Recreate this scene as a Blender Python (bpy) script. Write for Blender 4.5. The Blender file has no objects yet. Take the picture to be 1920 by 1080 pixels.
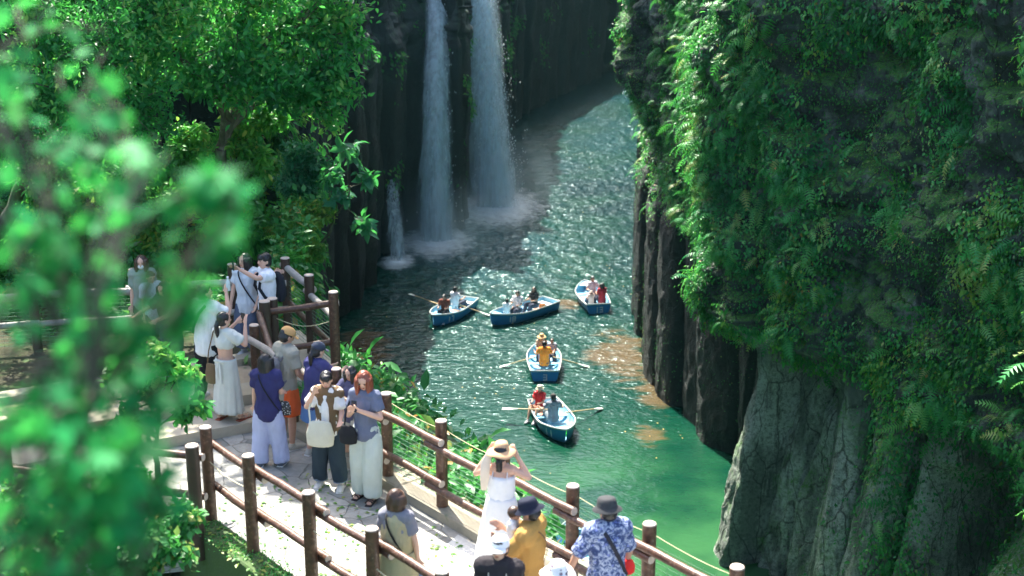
import bpy, math, random
import numpy as np
from mathutils import Vector, Matrix, Euler
random.seed(7); RS = np.random.RandomState(11)
S = bpy.context.scene; C = S.collection
R = math.radians
# ------------------------------------------------------------ camera
F = 1920*50/36.0; PITCH = R(16.6); CAMZ = 17.7
cam_d = bpy.data.cameras.new("camera"); cam = bpy.data.objects.new("camera", cam_d); C.objects.link(cam)
cam.location = (0,0,CAMZ); cam.rotation_euler = (R(90)-PITCH,0,0)
cam_d.lens = 50; cam_d.sensor_width = 36; cam_d.clip_start = .2; cam_d.clip_end = 3000
cam_d.dof.use_dof = True; cam_d.dof.focus_distance = 24; cam_d.dof.aperture_fstop = 1.5
S.camera = cam
def ray(px,py):
    cx=(px-960)/F; cy=(540-py)/F
    return Vector((cx, math.cos(PITCH)+cy*math.sin(PITCH), -math.sin(PITCH)+cy*math.cos(PITCH)))
def at_z(px,py,z):
    d=ray(px,py); t=(z-CAMZ)/d.z; return Vector((d.x*t,d.y*t,z))
def at_y(px,py,y):
    d=ray(px,py); t=y/d.y; return Vector((d.x*t,y,CAMZ+d.z*t))
def at_d(px,py,dist):
    d=ray(px,py); return Vector((0,0,CAMZ))+d*dist
# ------------------------------------------------------------ light
SUN_AZ = R(-21); SUN_EL = R(54)      # azimuth from +Y towards +X
sd = Vector((math.sin(SUN_AZ)*math.cos(SUN_EL), math.cos(SUN_AZ)*math.cos(SUN_EL), math.sin(SUN_EL)))
sl = bpy.data.lights.new("sun","SUN"); sl.energy=5.0; sl.angle=R(.53); sl.color=(1,.95,.84)
so = bpy.data.objects.new("sun",sl); C.objects.link(so); so.rotation_euler = sd.to_track_quat('Z','Y').to_euler()
W = bpy.data.worlds.new("World"); S.world=W; W.use_nodes=True
nt=W.node_tree; bg=nt.nodes["Background"]; sky=nt.nodes.new("ShaderNodeTexSky"); sky.sky_type='NISHITA'; sky.sun_disc=False
sky.sun_elevation=SUN_EL; sky.sun_rotation=SUN_AZ; sky.ozone_density=1.0; sky.dust_density=3.0; sky.air_density=.8
nt.links.new(sky.outputs[0],bg.inputs[0]); bg.inputs[1].default_value=.15
S.view_settings.view_transform='Standard'; S.view_settings.look='None'; S.view_settings.gamma=1; S.view_settings.exposure=1.85
cy=S.cycles; cy.use_denoising=True; cy.denoiser='OPENIMAGEDENOISE'; cy.max_bounces=6; cy.diffuse_bounces=3; cy.glossy_bounces=3
cy.transmission_bounces=4; cy.transparent_max_bounces=10; cy.sample_clamp_indirect=6; cy.sample_clamp_direct=0; cy.caustics_reflective=False; cy.caustics_refractive=False
cy.use_adaptive_sampling=True; cy.adaptive_threshold=.02; cy.volume_bounces=0; cy.volume_max_steps=64
# ------------------------------------------------------------ noise
_T = np.random.RandomState(3).rand(65536)*2-1
def vnoise(p):
    i=np.floor(p).astype(np.int64); f=p-i; f=f*f*(3-2*f)
    def h(a,b,c): return _T[((a*73856093)^(b*19349663)^(c*83492791))&65535]
    x,y,z=i[...,0],i[...,1],i[...,2]; fx,fy,fz=f[...,0],f[...,1],f[...,2]
    def l(a,b,t): return a+(b-a)*t
    return l(l(l(h(x,y,z),h(x+1,y,z),fx),l(h(x,y+1,z),h(x+1,y+1,z),fx),fy),
             l(l(h(x,y,z+1),h(x+1,y,z+1),fx),l(h(x,y+1,z+1),h(x+1,y+1,z+1),fx),fy),fz)
def fbm(p,o=4,g=.5):
    s=0;a=1;t=0
    for k in range(o):
        s=s+a*vnoise(p*(2.03**k)+17.3*k); t+=a; a*=g
    return s/t
def sm(a,b,x):
    t=np.clip((x-a)/(b-a),0,1); return t*t*(3-2*t)
# ------------------------------------------------------------ mesh helpers
def link(name,me,mat=None,parent=None,smooth=True):
    o=bpy.data.objects.new(name,me); C.objects.link(o)
    if mat is not None:
        for m in (mat if isinstance(mat,(list,tuple)) else [mat]): me.materials.append(m)
    if smooth and len(me.polygons): me.polygons.foreach_set('use_smooth',np.ones(len(me.polygons),bool))
    if parent is not None: o.parent=parent
    return o
def np_mesh(name,V,Fc,k):
    """V (n,3), Fc (m,k) faces with k corners"""
    me=bpy.data.meshes.new(name); V=np.asarray(V,np.float32); Fc=np.asarray(Fc,np.int32)
    me.vertices.add(len(V)); me.vertices.foreach_set('co',V.ravel())
    me.loops.add(Fc.size); me.loops.foreach_set('vertex_index',Fc.ravel())
    me.polygons.add(len(Fc)); me.polygons.foreach_set('loop_start',np.arange(0,Fc.size,k,dtype=np.int32))
    me.update(calc_edges=True); return me
def tag(o,label=None,cat=None,group=None,kind=None):
    if label: o['label']=label
    if cat: o['category']=cat
    if group: o['group']=group
    if kind: o['kind']=kind
    return o
def thing(name,loc,label,cat,rz=0,group=None):
    o=bpy.data.objects.new(name,None); C.objects.link(o); o.location=loc; o.rotation_euler=(0,0,rz); o.empty_display_size=.2
    return tag(o,label,cat,group)
def copy_tree(o,parent=None):
    c=o.copy(); C.objects.link(c); c.parent=parent
    for ch in [x for x in KIDS.get(o.name,[])]:
        copy_tree(ch,c)
    return c
KIDS={}
class MB:
    def __init__(s): s.v=[]; s.f=[]; s.mi=[]; s.cur=0
    def add(s,vs,fs):
        b=len(s.v); s.v+= [tuple(v) for v in vs]; s.f+=[tuple(b+i for i in f) for f in fs]; s.mi+=[s.cur]*len(fs)
    def box(s,c,size,rot=None,taper=1,bev=0):
        c=Vector(c); hx,hy,hz=[a/2 for a in size]; M=rot.to_matrix() if rot is not None and hasattr(rot,'to_matrix') else (rot or Matrix.Identity(3))
        if bev<=0:
            vs=[Vector((x*hx*(taper if z>0 else 1),y*hy*(taper if z>0 else 1),z*hz)) for z in(-1,1) for x,y in((-1,-1),(1,-1),(1,1),(-1,1))]
            s.add([c+M@v for v in vs],[(3,2,1,0),(4,5,6,7),(0,1,5,4),(1,2,6,5),(2,3,7,6),(3,0,4,7)]); return
        b=bev; rings=[]
        for z,ins in((-hz,b),(-hz+b,0),(hz-b,0),(hz,b)):
            r=[]
            for sx,sy,o in((1,-1,0),(1,-1,1),(1,1,0),(1,1,1),(-1,1,0),(-1,1,1),(-1,-1,0),(-1,-1,1)):
                X,Y=hx-ins,hy-ins
                if sx*sy<0: dx,dy=((b,0),(0,b))[o]
                else: dx,dy=((0,b),(b,0))[o]
                r.append(c+M@Vector((sx*(X-dx),sy*(Y-dy),z)))
            rings.append(r)
        vs=[v for r in rings for v in r]; fs=[tuple(range(7,-1,-1)),tuple(24+i for i in range(8))]
        for k in range(3):
            for i in range(8):
                j=(i+1)%8; fs.append((k*8+i,k*8+j,(k+1)*8+j,(k+1)*8+i))
        s.add(vs,fs)
    def tube(s,pts,rad,seg=8,side=None,caps=True,ry=None,round_=0):
        pts=[Vector(p) for p in pts]; n=len(pts)
        if not hasattr(rad,'__len__'): rad=[rad]*n
        if ry is None: ry=rad
        elif not hasattr(ry,'__len__'): ry=[ry]*n
        P=list(pts);A=list(rad);B=list(ry)
        if round_:
            t0=(pts[0]-pts[1]).normalized(); t1=(pts[-1]-pts[-2]).normalized()
            m0=min(A[0],B[0])*round_; m1=min(A[-1],B[-1])*round_
            pre=[(t0*m0*math.sin(a),math.cos(a)) for a in (R(78),R(50),R(25))]
            post=[(t1*m1*math.sin(a),math.cos(a)) for a in (R(25),R(50),R(78))]
            P=[pts[0]+d for d,c in pre]+pts+[pts[-1]+d for d,c in post]
            A=[rad[0]*c for d,c in pre]+list(rad)+[rad[-1]*c for d,c in post]
            B=[ry[0]*c for d,c in pre]+list(ry)+[ry[-1]*c for d,c in post]
        n=len(P); vs=[]; prev=None
        for i in range(n):
            t=(P[min(i+1,n-1)]-P[max(i-1,0)])
            if t.length<1e-9: t=Vector((0,0,1))
            t.normalize()
            if side is not None: u=Vector(side)-t*Vector(side).dot(t)
            elif prev is not None: u=prev-t*prev.dot(t)
            else: u=t.orthogonal()
            if u.length<1e-6: u=t.orthogonal()
            u.normalize(); prev=u; w=t.cross(u)
            for k in range(seg):
                a=2*math.pi*k/seg; vs.append(P[i]+u*math.cos(a)*A[i]+w*math.sin(a)*B[i])
        fs=[]
        for i in range(n-1):
            for k in range(seg):
                j=(k+1)%seg; fs.append((i*seg+k,i*seg+j,(i+1)*seg+j,(i+1)*seg+k))
        if caps: fs.append(tuple(range(seg-1,-1,-1))); fs.append(tuple((n-1)*seg+k for k in range(seg)))
        s.add(vs,fs)
    def ell(s,c,r,rot=None,nu=12,nv=8):
        c=Vector(c); M=rot.to_matrix() if rot is not None and hasattr(rot,'to_matrix') else (rot or Matrix.Identity(3)); vs=[];fs=[]
        if not hasattr(r,'__len__'): r=(r,r,r)
        for i in range(1,nv):
            th=math.pi*i/nv
            for k in range(nu):
                ph=2*math.pi*k/nu; vs.append(c+M@Vector((r[0]*math.sin(th)*math.cos(ph),r[1]*math.sin(th)*math.sin(ph),r[2]*math.cos(th))))
        vs.append(c+M@Vector((0,0,r[2]))); vs.append(c+M@Vector((0,0,-r[2]))); T=len(vs)-2;Bt=T+1
        for i in range(nv-2):
            for k in range(nu):
                j=(k+1)%nu; fs.append((i*nu+k,(i+1)*nu+k,(i+1)*nu+j,i*nu+j))
        for k in range(nu):
            j=(k+1)%nu; fs.append((T,k,j)); fs.append((Bt,(nv-2)*nu+j,(nv-2)*nu+k))
        s.add(vs,fs)
    def mesh(s,name):
        me=bpy.data.meshes.new(name); me.from_pydata([tuple(v) for v in s.v],[],s.f); me.update()
        return me
    def build(s,name,mat,parent=None,smooth=False):
        me=s.mesh(name); o=link(name,me,mat,parent,False)
        if isinstance(mat,(list,tuple)): me.polygons.foreach_set('material_index',np.array(s.mi,np.int32))
        if smooth:
            me.polygons.foreach_set('use_smooth',np.ones(len(me.polygons),bool)); me.set_sharp_from_angle(angle=R(smooth if smooth is not True else 60))
        if parent is not None: KIDS.setdefault(parent.name,[]).append(o)
        return o
def remeshed(mb,name,vox,mat,parent=None,noise=0,nscale=12,smooth_it=2,seed=0):
    me=mb.mesh(name+"_raw"); o=bpy.data.objects.new("raw",me); C.objects.link(o)
    m=o.modifiers.new("r","REMESH"); m.mode='VOXEL'; m.voxel_size=vox; m.use_smooth_shade=True
    if smooth_it: q=o.modifiers.new("s","SMOOTH"); q.factor=.5; q.iterations=smooth_it
    dg=bpy.context.evaluated_depsgraph_get(); me2=bpy.data.meshes.new_from_object(o.evaluated_get(dg)); me2.name=name
    bpy.data.objects.remove(o); bpy.data.meshes.remove(me)
    if noise:
        n=len(me2.vertices); co=np.empty(n*3,np.float32); me2.vertices.foreach_get('co',co); co=co.reshape(-1,3)
        nn=np.empty(n*3,np.float32); me2.vertices.foreach_get('normal',nn); nn=nn.reshape(-1,3)
        d=fbm(co*np.array([nscale,nscale,nscale*.45])+seed,3); d=(1-np.abs(d)*3)
        co=co+nn*(d*noise)[:,None]; me2.vertices.foreach_set('co',co.astype(np.float32).ravel()); me2.update()
    me2.materials.clear(); ob=link(name,me2,mat,parent)
    if parent is not None: KIDS.setdefault(parent.name,[]).append(ob)
    return ob
# ------------------------------------------------------------ materials
def mat(name,fn):
    m=bpy.data.materials.new(name); m.use_nodes=True; nt=m.node_tree; nt.nodes.clear()
    out=nt.nodes.new('ShaderNodeOutputMaterial'); N=lambda t,**k:_n(nt,t,k); sh=fn(nt,N); nt.links.new(sh,out.inputs[0]); return m
def _n(nt,t,k):
    n=nt.nodes.new('ShaderNode'+t)
    for a,b in k.items():
        if a.startswith('i_'):
            key=a[2:]; key=int(key) if key.isdigit() else key.replace('_',' ')
            if isinstance(b,bpy.types.NodeSocket): nt.links.new(b,n.inputs[key])
            else: n.inputs[key].default_value=b
        else: setattr(n,a,b)
    return n
def ramp(nt,fac,stops,interp='LINEAR'):
    r=nt.nodes.new('ShaderNodeValToRGB'); r.color_ramp.interpolation=interp; e=r.color_ramp.elements
    while len(e)<len(stops): e.new(.5)
    for k,(p,c) in enumerate(stops): e[k].position=p; e[k].color=(*c,1) if len(c)==3 else c
    nt.links.new(fac,r.inputs[0]); return r.outputs[0]
def mixc(nt,fac,a,b,mode='MIX'):
    m=nt.nodes.new('ShaderNodeMix'); m.data_type='RGBA'; m.blend_type=mode
    for s,v in((m.inputs[0],fac),(m.inputs[6],a),(m.inputs[7],b)):
        if isinstance(v,bpy.types.NodeSocket): nt.links.new(v,s)
        elif hasattr(v,'__len__') and len(v)==3: s.default_value=(*v,1)
        else: s.default_value=v
    return m.outputs[2]
def math_(nt,op,a,b=0,c=0,clamp=False):
    m=nt.nodes.new('ShaderNodeMath'); m.operation=op; m.use_clamp=clamp
    for s,v in zip(m.inputs,(a,b,c)):
        if isinstance(v,bpy.types.NodeSocket): nt.links.new(v,s)
        else: s.default_value=v
    return m.outputs[0]
def noise(nt,N,scale,detail=4,rough=.55,vec=None,stretch=None,dist=0):
    if vec is None: vec=N('NewGeometry').outputs['Position'] if False else N('TexCoord').outputs['Object']
    if stretch: vec=N('Mapping',i_Vector=vec,i_Scale=stretch).outputs[0]
    return N('TexNoise',i_Vector=vec,i_Scale=scale,i_Detail=detail,i_Roughness=rough,i_Distortion=dist).outputs[0]
def fabric(name,col,rough=.85,var=.12,wr=.25):
    def f(nt,N):
        n=noise(nt,N,9,3); c=mixc(nt,n,tuple(x*(1-var) for x in col),tuple(min(1,x*(1+var)) for x in col))
        w=noise(nt,N,60,2); b=N('Bump',i_Strength=wr,i_Distance=.004,i_Height=math_(nt,'ADD',math_(nt,'MULTIPLY',n,4),w))
        return N('BsdfPrincipled',i_Base_Color=c,i_Roughness=rough,i_Specular_IOR_Level=.2,i_Normal=b.outputs[0]).outputs[0]
    return mat(name,f)
def plain(name,col,rough=.5,metal=0,spec=.5,var=.1,scale=14):
    def f(nt,N):
        n=noise(nt,N,scale,4); c=mixc(nt,n,tuple(x*(1-var) for x in col),tuple(min(1,x*(1+var)) for x in col))
        return N('BsdfPrincipled',i_Base_Color=c,i_Roughness=rough,i_Metallic=metal,i_Specular_IOR_Level=spec).outputs[0]
    return mat(name,f)
_mc={}
def fab(col,**k):
    key=(tuple(col),tuple(k.items()))
    if key not in _mc: _mc[key]=fabric('cloth_%d'%len(_mc),col,**k)
    return _mc[key]
def f_skin(col):
    def f(nt,N):
        n=noise(nt,N,7,3); c=mixc(nt,n,tuple(x*.88 for x in col),col)
        return N('BsdfPrincipled',i_Base_Color=c,i_Roughness=.5,i_Specular_IOR_Level=.35,i_Subsurface_Weight=.0).outputs[0]
    return f
M={}
M['skin']=mat('skin',f_skin((.66,.40,.29))); M['skin_tan']=mat('skin_tan',f_skin((.52,.29,.20)))
def f_hair(col):
    def f(nt,N):
        n=noise(nt,N,40,3,stretch=(1,1,.15)); c=mixc(nt,n,tuple(x*.6 for x in col),tuple(x*1.5 for x in col))
        b=N('Bump',i_Strength=.5,i_Distance=.01,i_Height=n)
        return N('BsdfPrincipled',i_Base_Color=c,i_Roughness=.38,i_Specular_IOR_Level=.5,i_Normal=b.outputs[0]).outputs[0]
    return f
M['hair_black']=mat('hair_black',f_hair((.010,.009,.010))); M['hair_brown']=mat('hair_brown',f_hair((.05,.025,.014))); M['hair_red']=mat('hair_red',f_hair((.20,.050,.022)))
def leafmat(name,stops,trans=.45,rough=.42):
    def f(nt,N):
        a=N('Attribute',attribute_name='rnd').outputs['Fac']
        c=ramp(nt,a,stops)
        n=noise(nt,N,1.3,2); c=mixc(nt,math_(nt,'MULTIPLY',n,.35),c,(.02,.13,.035),'MIX')
        p=N('BsdfPrincipled',i_Base_Color=c,i_Roughness=rough,i_Specular_IOR_Level=(.15 if name=='leaf_maple' else .35))
        t=N('BsdfTranslucent',i_Color=mixc(nt,.5,c,(.10,.5,.06),'MIX'))
        return N('MixShader',i_0=trans,i_1=p.outputs[0],i_2=t.outputs[0]).outputs[0]
    return mat(name,f)
M['leaf_ever']=leafmat('leaf_evergreen',[(0,(.006,.09,.03)),(.35,(.025,.25,.06)),(.75,(.10,.46,.09)),(1,(.36,.58,.12))],trans=.55)
M['leaf_lit']=leafmat('leaf_light_green',[(0,(.03,.18,.03)),(.5,(.09,.36,.05)),(.9,(.22,.50,.06)),(.97,(.42,.48,.08)),(1,(.4,.2,.05))],trans=.5)
M['leaf_yellow']=leafmat('leaf_yellow_green',[(0,(.05,.20,.03)),(.5,(.16,.34,.05)),(1,(.45,.45,.08))])
M['leaf_teal']=leafmat('leaf_teal',[(0,(.01,.10,.05)),(.6,(.04,.22,.12)),(1,(.14,.32,.16))])
M['leaf_maple']=leafmat('leaf_maple',[(0,(.008,.22,.06)),(.5,(.02,.38,.11)),(.85,(.06,.48,.14)),(.98,(.25,.6,.2)),(1,(.5,.25,.05))],trans=.45,rough=.55)
M['leaf_fern']=leafmat('leaf_fern',[(0,(.008,.09,.035)),(.3,(.02,.22,.07)),(.65,(.08,.42,.11)),(.93,(.28,.58,.18)),(1,(.34,.16,.04))],trans=.35)
M['leaf_bank']=leafmat('leaf_bank',[(0,(.02,.14,.03)),(.5,(.05,.26,.06)),(.9,(.13,.40,.12)),(.97,(.4,.42,.10)),(1,(.5,.25,.08))],trans=.4)
def f_bark(nt,N):
    n=noise(nt,N,9,5,stretch=(1,1,.25)); c=ramp(nt,n,[(.3,(.03,.026,.018)),(.55,(.09,.085,.06)),(.75,(.20,.20,.15))])
    m=noise(nt,N,2,3); c=mixc(nt,math_(nt,'MULTIPLY',math_(nt,'SUBTRACT',m,.45,clamp=True),3,clamp=True),c,(.03,.08,.02))
    b=N('Bump',i_Strength=.8,i_Distance=.03,i_Height=n)
    return N('BsdfPrincipled',i_Base_Color=c,i_Roughness=.85,i_Normal=b.outputs[0]).outputs[0]
M['bark']=mat('bark',f_bark)
def rock(name,dark,pale,moss,pale_amt=.5,moss_amt=.5):
    def f(nt,N):
        pos=N('NewGeometry').outputs['Position']; nor=N('NewGeometry').outputs['Normal']
        n1=noise(nt,N,.55,8,.62,vec=pos,dist=.3); n2=noise(nt,N,6,6,.65,vec=pos); n3=noise(nt,N,1.1,6,.6,vec=pos,stretch=(1,1,.6)); n4=noise(nt,N,28,4,.7,vec=pos)
        c=mixc(nt,n2,tuple(x*.5 for x in dark),tuple(x*1.6 for x in dark))
        pa=math_(nt,'MULTIPLY',math_(nt,'SUBTRACT',n3,1-pale_amt,clamp=True),5,clamp=True)
        if name=='basalt_mossy':
            s3=N('SeparateXYZ',i_0=pos); nb=math_(nt,'MULTIPLY',math_(nt,'SUBTRACT',36,s3.outputs[1],clamp=True),math_(nt,'MULTIPLY',math_(nt,'SUBTRACT',6.8,s3.outputs[2]),.6,clamp=True)); pa=math_(nt,'MAXIMUM',pa,math_(nt,'MULTIPLY',nb,ramp(nt,noise(nt,N,.9,6,.65,vec=pos,stretch=(1,1,.5)),[(.38,(.25,.25,.25)),(.52,(1,1,1))])))
        pa=math_(nt,'MULTIPLY',pa,ramp(nt,noise(nt,N,11,8,.78,vec=pos),[(.36,(.12,.12,.12)),(.54,(1,1,1))]))
        c=mixc(nt,pa,c,pale)
        strk=noise(nt,N,2.6,6,.7,vec=pos,stretch=(1.6,1.6,.3))
        c=mixc(nt,ramp(nt,strk,[(.54,(0,0,0)),(.62,(.6,.6,.6))]),c,tuple(x*.35 for x in dark))
        up=N('SeparateXYZ',i_0=nor).outputs[2]
        ma=math_(nt,'ADD',math_(nt,'MULTIPLY',up,.35),math_(nt,'SUBTRACT',n1,1-moss_amt))
        ma=math_(nt,'MULTIPLY',ma,6,clamp=True)
        ma=math_(nt,'MULTIPLY',ma,ramp(nt,noise(nt,N,17,5,.75,vec=pos),[(.38,(0,0,0)),(.56,(1,1,1))]))
        mc=mixc(nt,n4,tuple(x*.4 for x in moss),tuple(min(1,x*2.6) for x in moss))
        c=mixc(nt,ma,c,mc)
        vc=N('TexVoronoi',i_Vector=N('VectorMath',operation='ADD',i_0=N('Mapping',i_Vector=pos,i_Scale=(1,1,.38)).outputs[0],i_1=N('VectorMath',operation='SCALE',i_0=N('TexNoise',i_Vector=pos,i_Scale=1.5,i_Detail=4).outputs[1],i_Scale=.35).outputs[0]).outputs[0],i_Scale=1.5,feature='DISTANCE_TO_EDGE').outputs['Distance']
        ck=ramp(nt,vc,[(.0,(1,1,1)),(.028,(0,0,0))]); c=mixc(nt,math_(nt,'MULTIPLY',ck,.75),c,tuple(x*.2 for x in dark))
        h=math_(nt,'SUBTRACT',math_(nt,'ADD',math_(nt,'MULTIPLY',n2,1.),math_(nt,'MULTIPLY',n4,.5)),math_(nt,'MULTIPLY',ck,.35))
        b=N('Bump',i_Strength=.9,i_Distance=.12,i_Height=h)
        sp=N('SeparateXYZ',i_0=pos); wet_shade=math_(nt,'MULTIPLY',math_(nt,'MULTIPLY',math_(nt,'SUBTRACT',sp.outputs[1],35.6),2,clamp=True),math_(nt,'MULTIPLY_ADD',math_(nt,'SUBTRACT',8.,sp.outputs[2]),1.,math_(nt,'MULTIPLY',n1,.8),clamp=True))
        c=mixc(nt,math_(nt,'MULTIPLY',wet_shade,.95),c,(.005,.010,.009))  # low far rock darkened: backlit shade and wet basalt both in the colour
        rg=math_(nt,'MULTIPLY_ADD',n2,.5,.35)
        return N('BsdfPrincipled',i_Base_Color=c,i_Roughness=rg,i_Specular_IOR_Level=.45,i_Normal=b.outputs[0]).outputs[0]
    return mat(name,f)
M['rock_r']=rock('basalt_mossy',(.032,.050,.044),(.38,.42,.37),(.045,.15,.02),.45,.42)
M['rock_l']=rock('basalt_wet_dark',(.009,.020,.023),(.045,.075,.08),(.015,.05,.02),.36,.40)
M['rock_s']=rock('hillside_rock',(.05,.06,.04),(.2,.2,.15),(.03,.10,.015),.45,.62)
def f_soil(nt,N):
    n=noise(nt,N,3,6); c=ramp(nt,n,[(.3,(.02,.018,.01)),(.55,(.05,.05,.02)),(.7,(.04,.10,.02))])
    return N('BsdfPrincipled',i_Base_Color=c,i_Roughness=.95,i_Normal=N('Bump',i_Strength=1,i_Distance=.1,i_Height=n).outputs[0]).outputs[0]
M['soil']=mat('soil',f_soil)
def f_log(nt,N):
    n=noise(nt,N,3.0,4,stretch=(6,6,6)); n2=noise(nt,N,22,4)
    c=ramp(nt,n,[(.3,(.045,.020,.012)),(.6,(.11,.052,.030)),(.8,(.24,.14,.09))])
    c=mixc(nt,math_(nt,'MULTIPLY',math_(nt,'SUBTRACT',n2,.60,clamp=True),4,clamp=True),c,(.36,.26,.19))
    return N('BsdfPrincipled',i_Base_Color=c,i_Roughness=.42,i_Specular_IOR_Level=.5,i_Normal=N('Bump',i_Strength=.4,i_Distance=.01,i_Height=n2).outputs[0]).outputs[0]
M['log']=mat('painted_log',f_log)
M['log_dark']=plain('log_dark',(.055,.032,.022),.45,var=.4,scale=9); M['log_end']=plain('log_end',(.52,.42,.34),.7)
M['log_grey']=plain('log_grey',(.34,.31,.28),.55,var=.4,scale=9)
M['wire']=plain('green_wire',(.10,.22,.13),.45,.3)
M['rope']=plain('rope',(.55,.5,.3),.8)
# ------------------------------------------------------------ cliffs
def chaikin(pts,it=2):
    P=np.array(pts,float)
    for _ in range(it):
        Q=[P[0]]
        for a,b in zip(P[:-1],P[1:]): Q+= [a*.75+b*.25,a*.25+b*.75]
        Q.append(P[-1]); P=np.array(Q)
    return P
def w_back(s,side):
    if side>0: return np.full(len(s),.95),np.full(len(s),.3)
    k=sm(28,36,s); bx=-.35*(1-k)-.8*k; return bx,np.sqrt(1-bx*bx)
class Wall:
    """vertical rock wall following a plan polyline; side=+1: the open gorge is to the left of the travel direction"""
    def __init__(w,pts,side,sbreaks,zs,off,tilt=0):
        P=chaikin(pts); seg=np.linalg.norm(np.diff(P,axis=0),axis=1); L=np.concatenate([[0],np.cumsum(seg)]); w.L=L; w.P=P
        s=[]
        for a,b,st in sbreaks: s+=list(np.arange(a,min(b,L[-1]),st))
        s=np.array(s); w.s=s; x=np.interp(s,L,P[:,0]); y=np.interp(s,L,P[:,1])
        e=.35; tx=np.interp(s+e,L,P[:,0])-np.interp(s-e,L,P[:,0]); ty=np.interp(s+e,L,P[:,1])-np.interp(s-e,L,P[:,1])
        n=np.hypot(tx,ty)+1e-9; nx,ny=-ty/n*side,tx/n*side
        Sg,Z=np.meshgrid(s,zs); X=np.broadcast_to(x,Sg.shape); Y=np.broadcast_to(y,Sg.shape); NX=np.broadcast_to(nx,Sg.shape); NY=np.broadcast_to(ny,Sg.shape)
        d,dz=off(Sg,Z,X,Y); w.S=Sg; w.Zp=Z
        V=np.stack([X+NX*d,Y+NY*d,Z+dz],-1); w.V=V; w.side=side
        # plateau rows
        rows=[V]
        for back,up in((.6,.25),(2,.8),(6,1.6),(16,3),(40,5),(90,7)):
            bx,by=w_back(s,side); r=V[-1].copy(); r[:,0]+=bx*back; r[:,1]+=by*back; r[:,2]+=up; rows.append(r[None])
        w.all=np.concatenate(rows,0)
        dv=np.zeros_like(V); du=np.zeros_like(V)
        dv[1:-1]=V[2:]-V[:-2]; dv[0]=V[1]-V[0]; dv[-1]=V[-1]-V[-2]; du[:,1:-1]=V[:,2:]-V[:,:-2]; du[:,0]=V[:,1]-V[:,0]; du[:,-1]=V[:,-1]-V[:,-2]
        nn=np.cross(du,dv); nn/=np.linalg.norm(nn,axis=-1,keepdims=True)+1e-9
        flip=np.sign((nn[...,0]*NX+nn[...,1]*NY).mean()); w.N=nn*flip; w.flip=flip
        w.area=np.linalg.norm(np.cross(du,dv),axis=-1)/4
    def build(w,name,mat):
        nz,ns=w.all.shape[:2]; idx=np.arange(nz*ns).reshape(nz,ns)
        a,b,c,d=idx[:-1,:-1].ravel(),idx[:-1,1:].ravel(),idx[1:,1:].ravel(),idx[1:,:-1].ravel()
        Fc=np.stack([a,b,c,d],-1) if w.flip>0 else np.stack([d,c,b,a],-1)
        o=link(name,np_mesh(name,w.all.reshape(-1,3),Fc,4),mat); tag(o,kind='structure'); return o
    def scatter(w,n,mask,rs):
        p=(w.area*mask).ravel(); p=p/p.sum(); i=rs.choice(p.size,n,p=p)
        V=w.V.reshape(-1,3)[i]; N=w.N.reshape(-1,3)[i]
        return V+rs.randn(n,3)*.03,N
def proj(V):
    """photo pixel of world points (used only to choose where on the rock things grow)"""
    x=V[...,0];y=V[...,1];z=V[...,2]-CAMZ; d=y*math.cos(PITCH)-z*math.sin(PITCH); u=y*math.sin(PITCH)+z*math.cos(PITCH)
    return 960+F*x/d, 540-F*u/d
def columns(Sg,Z,wid,depth,seed,joint=.35,lean=0):
    """basalt columns: jittered cells along s, each with its own set-back, rounded face, deep joints"""
    t=(Sg+lean*Z+.25*fbm(np.stack([Sg*.3,Z*.18,Sg*0+seed],-1),2))/wid; i=np.floor(t).astype(int)
    best=np.full(Sg.shape,9.); idb=np.zeros(Sg.shape,int); sec=np.full(Sg.shape,9.)
    for k in(-1,0,1):
        j=i+k; c=j+.5+.38*_T[(j*7919+seed*13)&65535]; dd=np.abs(t-c)
        m=dd<best; sec=np.where(m,best,np.minimum(sec,dd)); idb=np.where(m,j,idb); best=np.where(m,dd,best)
    r=_T[(idb*104729+seed*31)&65535]; r2=_T[(idb*49999+seed*17)&65535]
    edge=sec-best
    face=depth*r - .16*wid*(best*1.6)**2 - joint*wid*np.exp(-edge/.07)
    top=r2
    return face,idb,top
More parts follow.
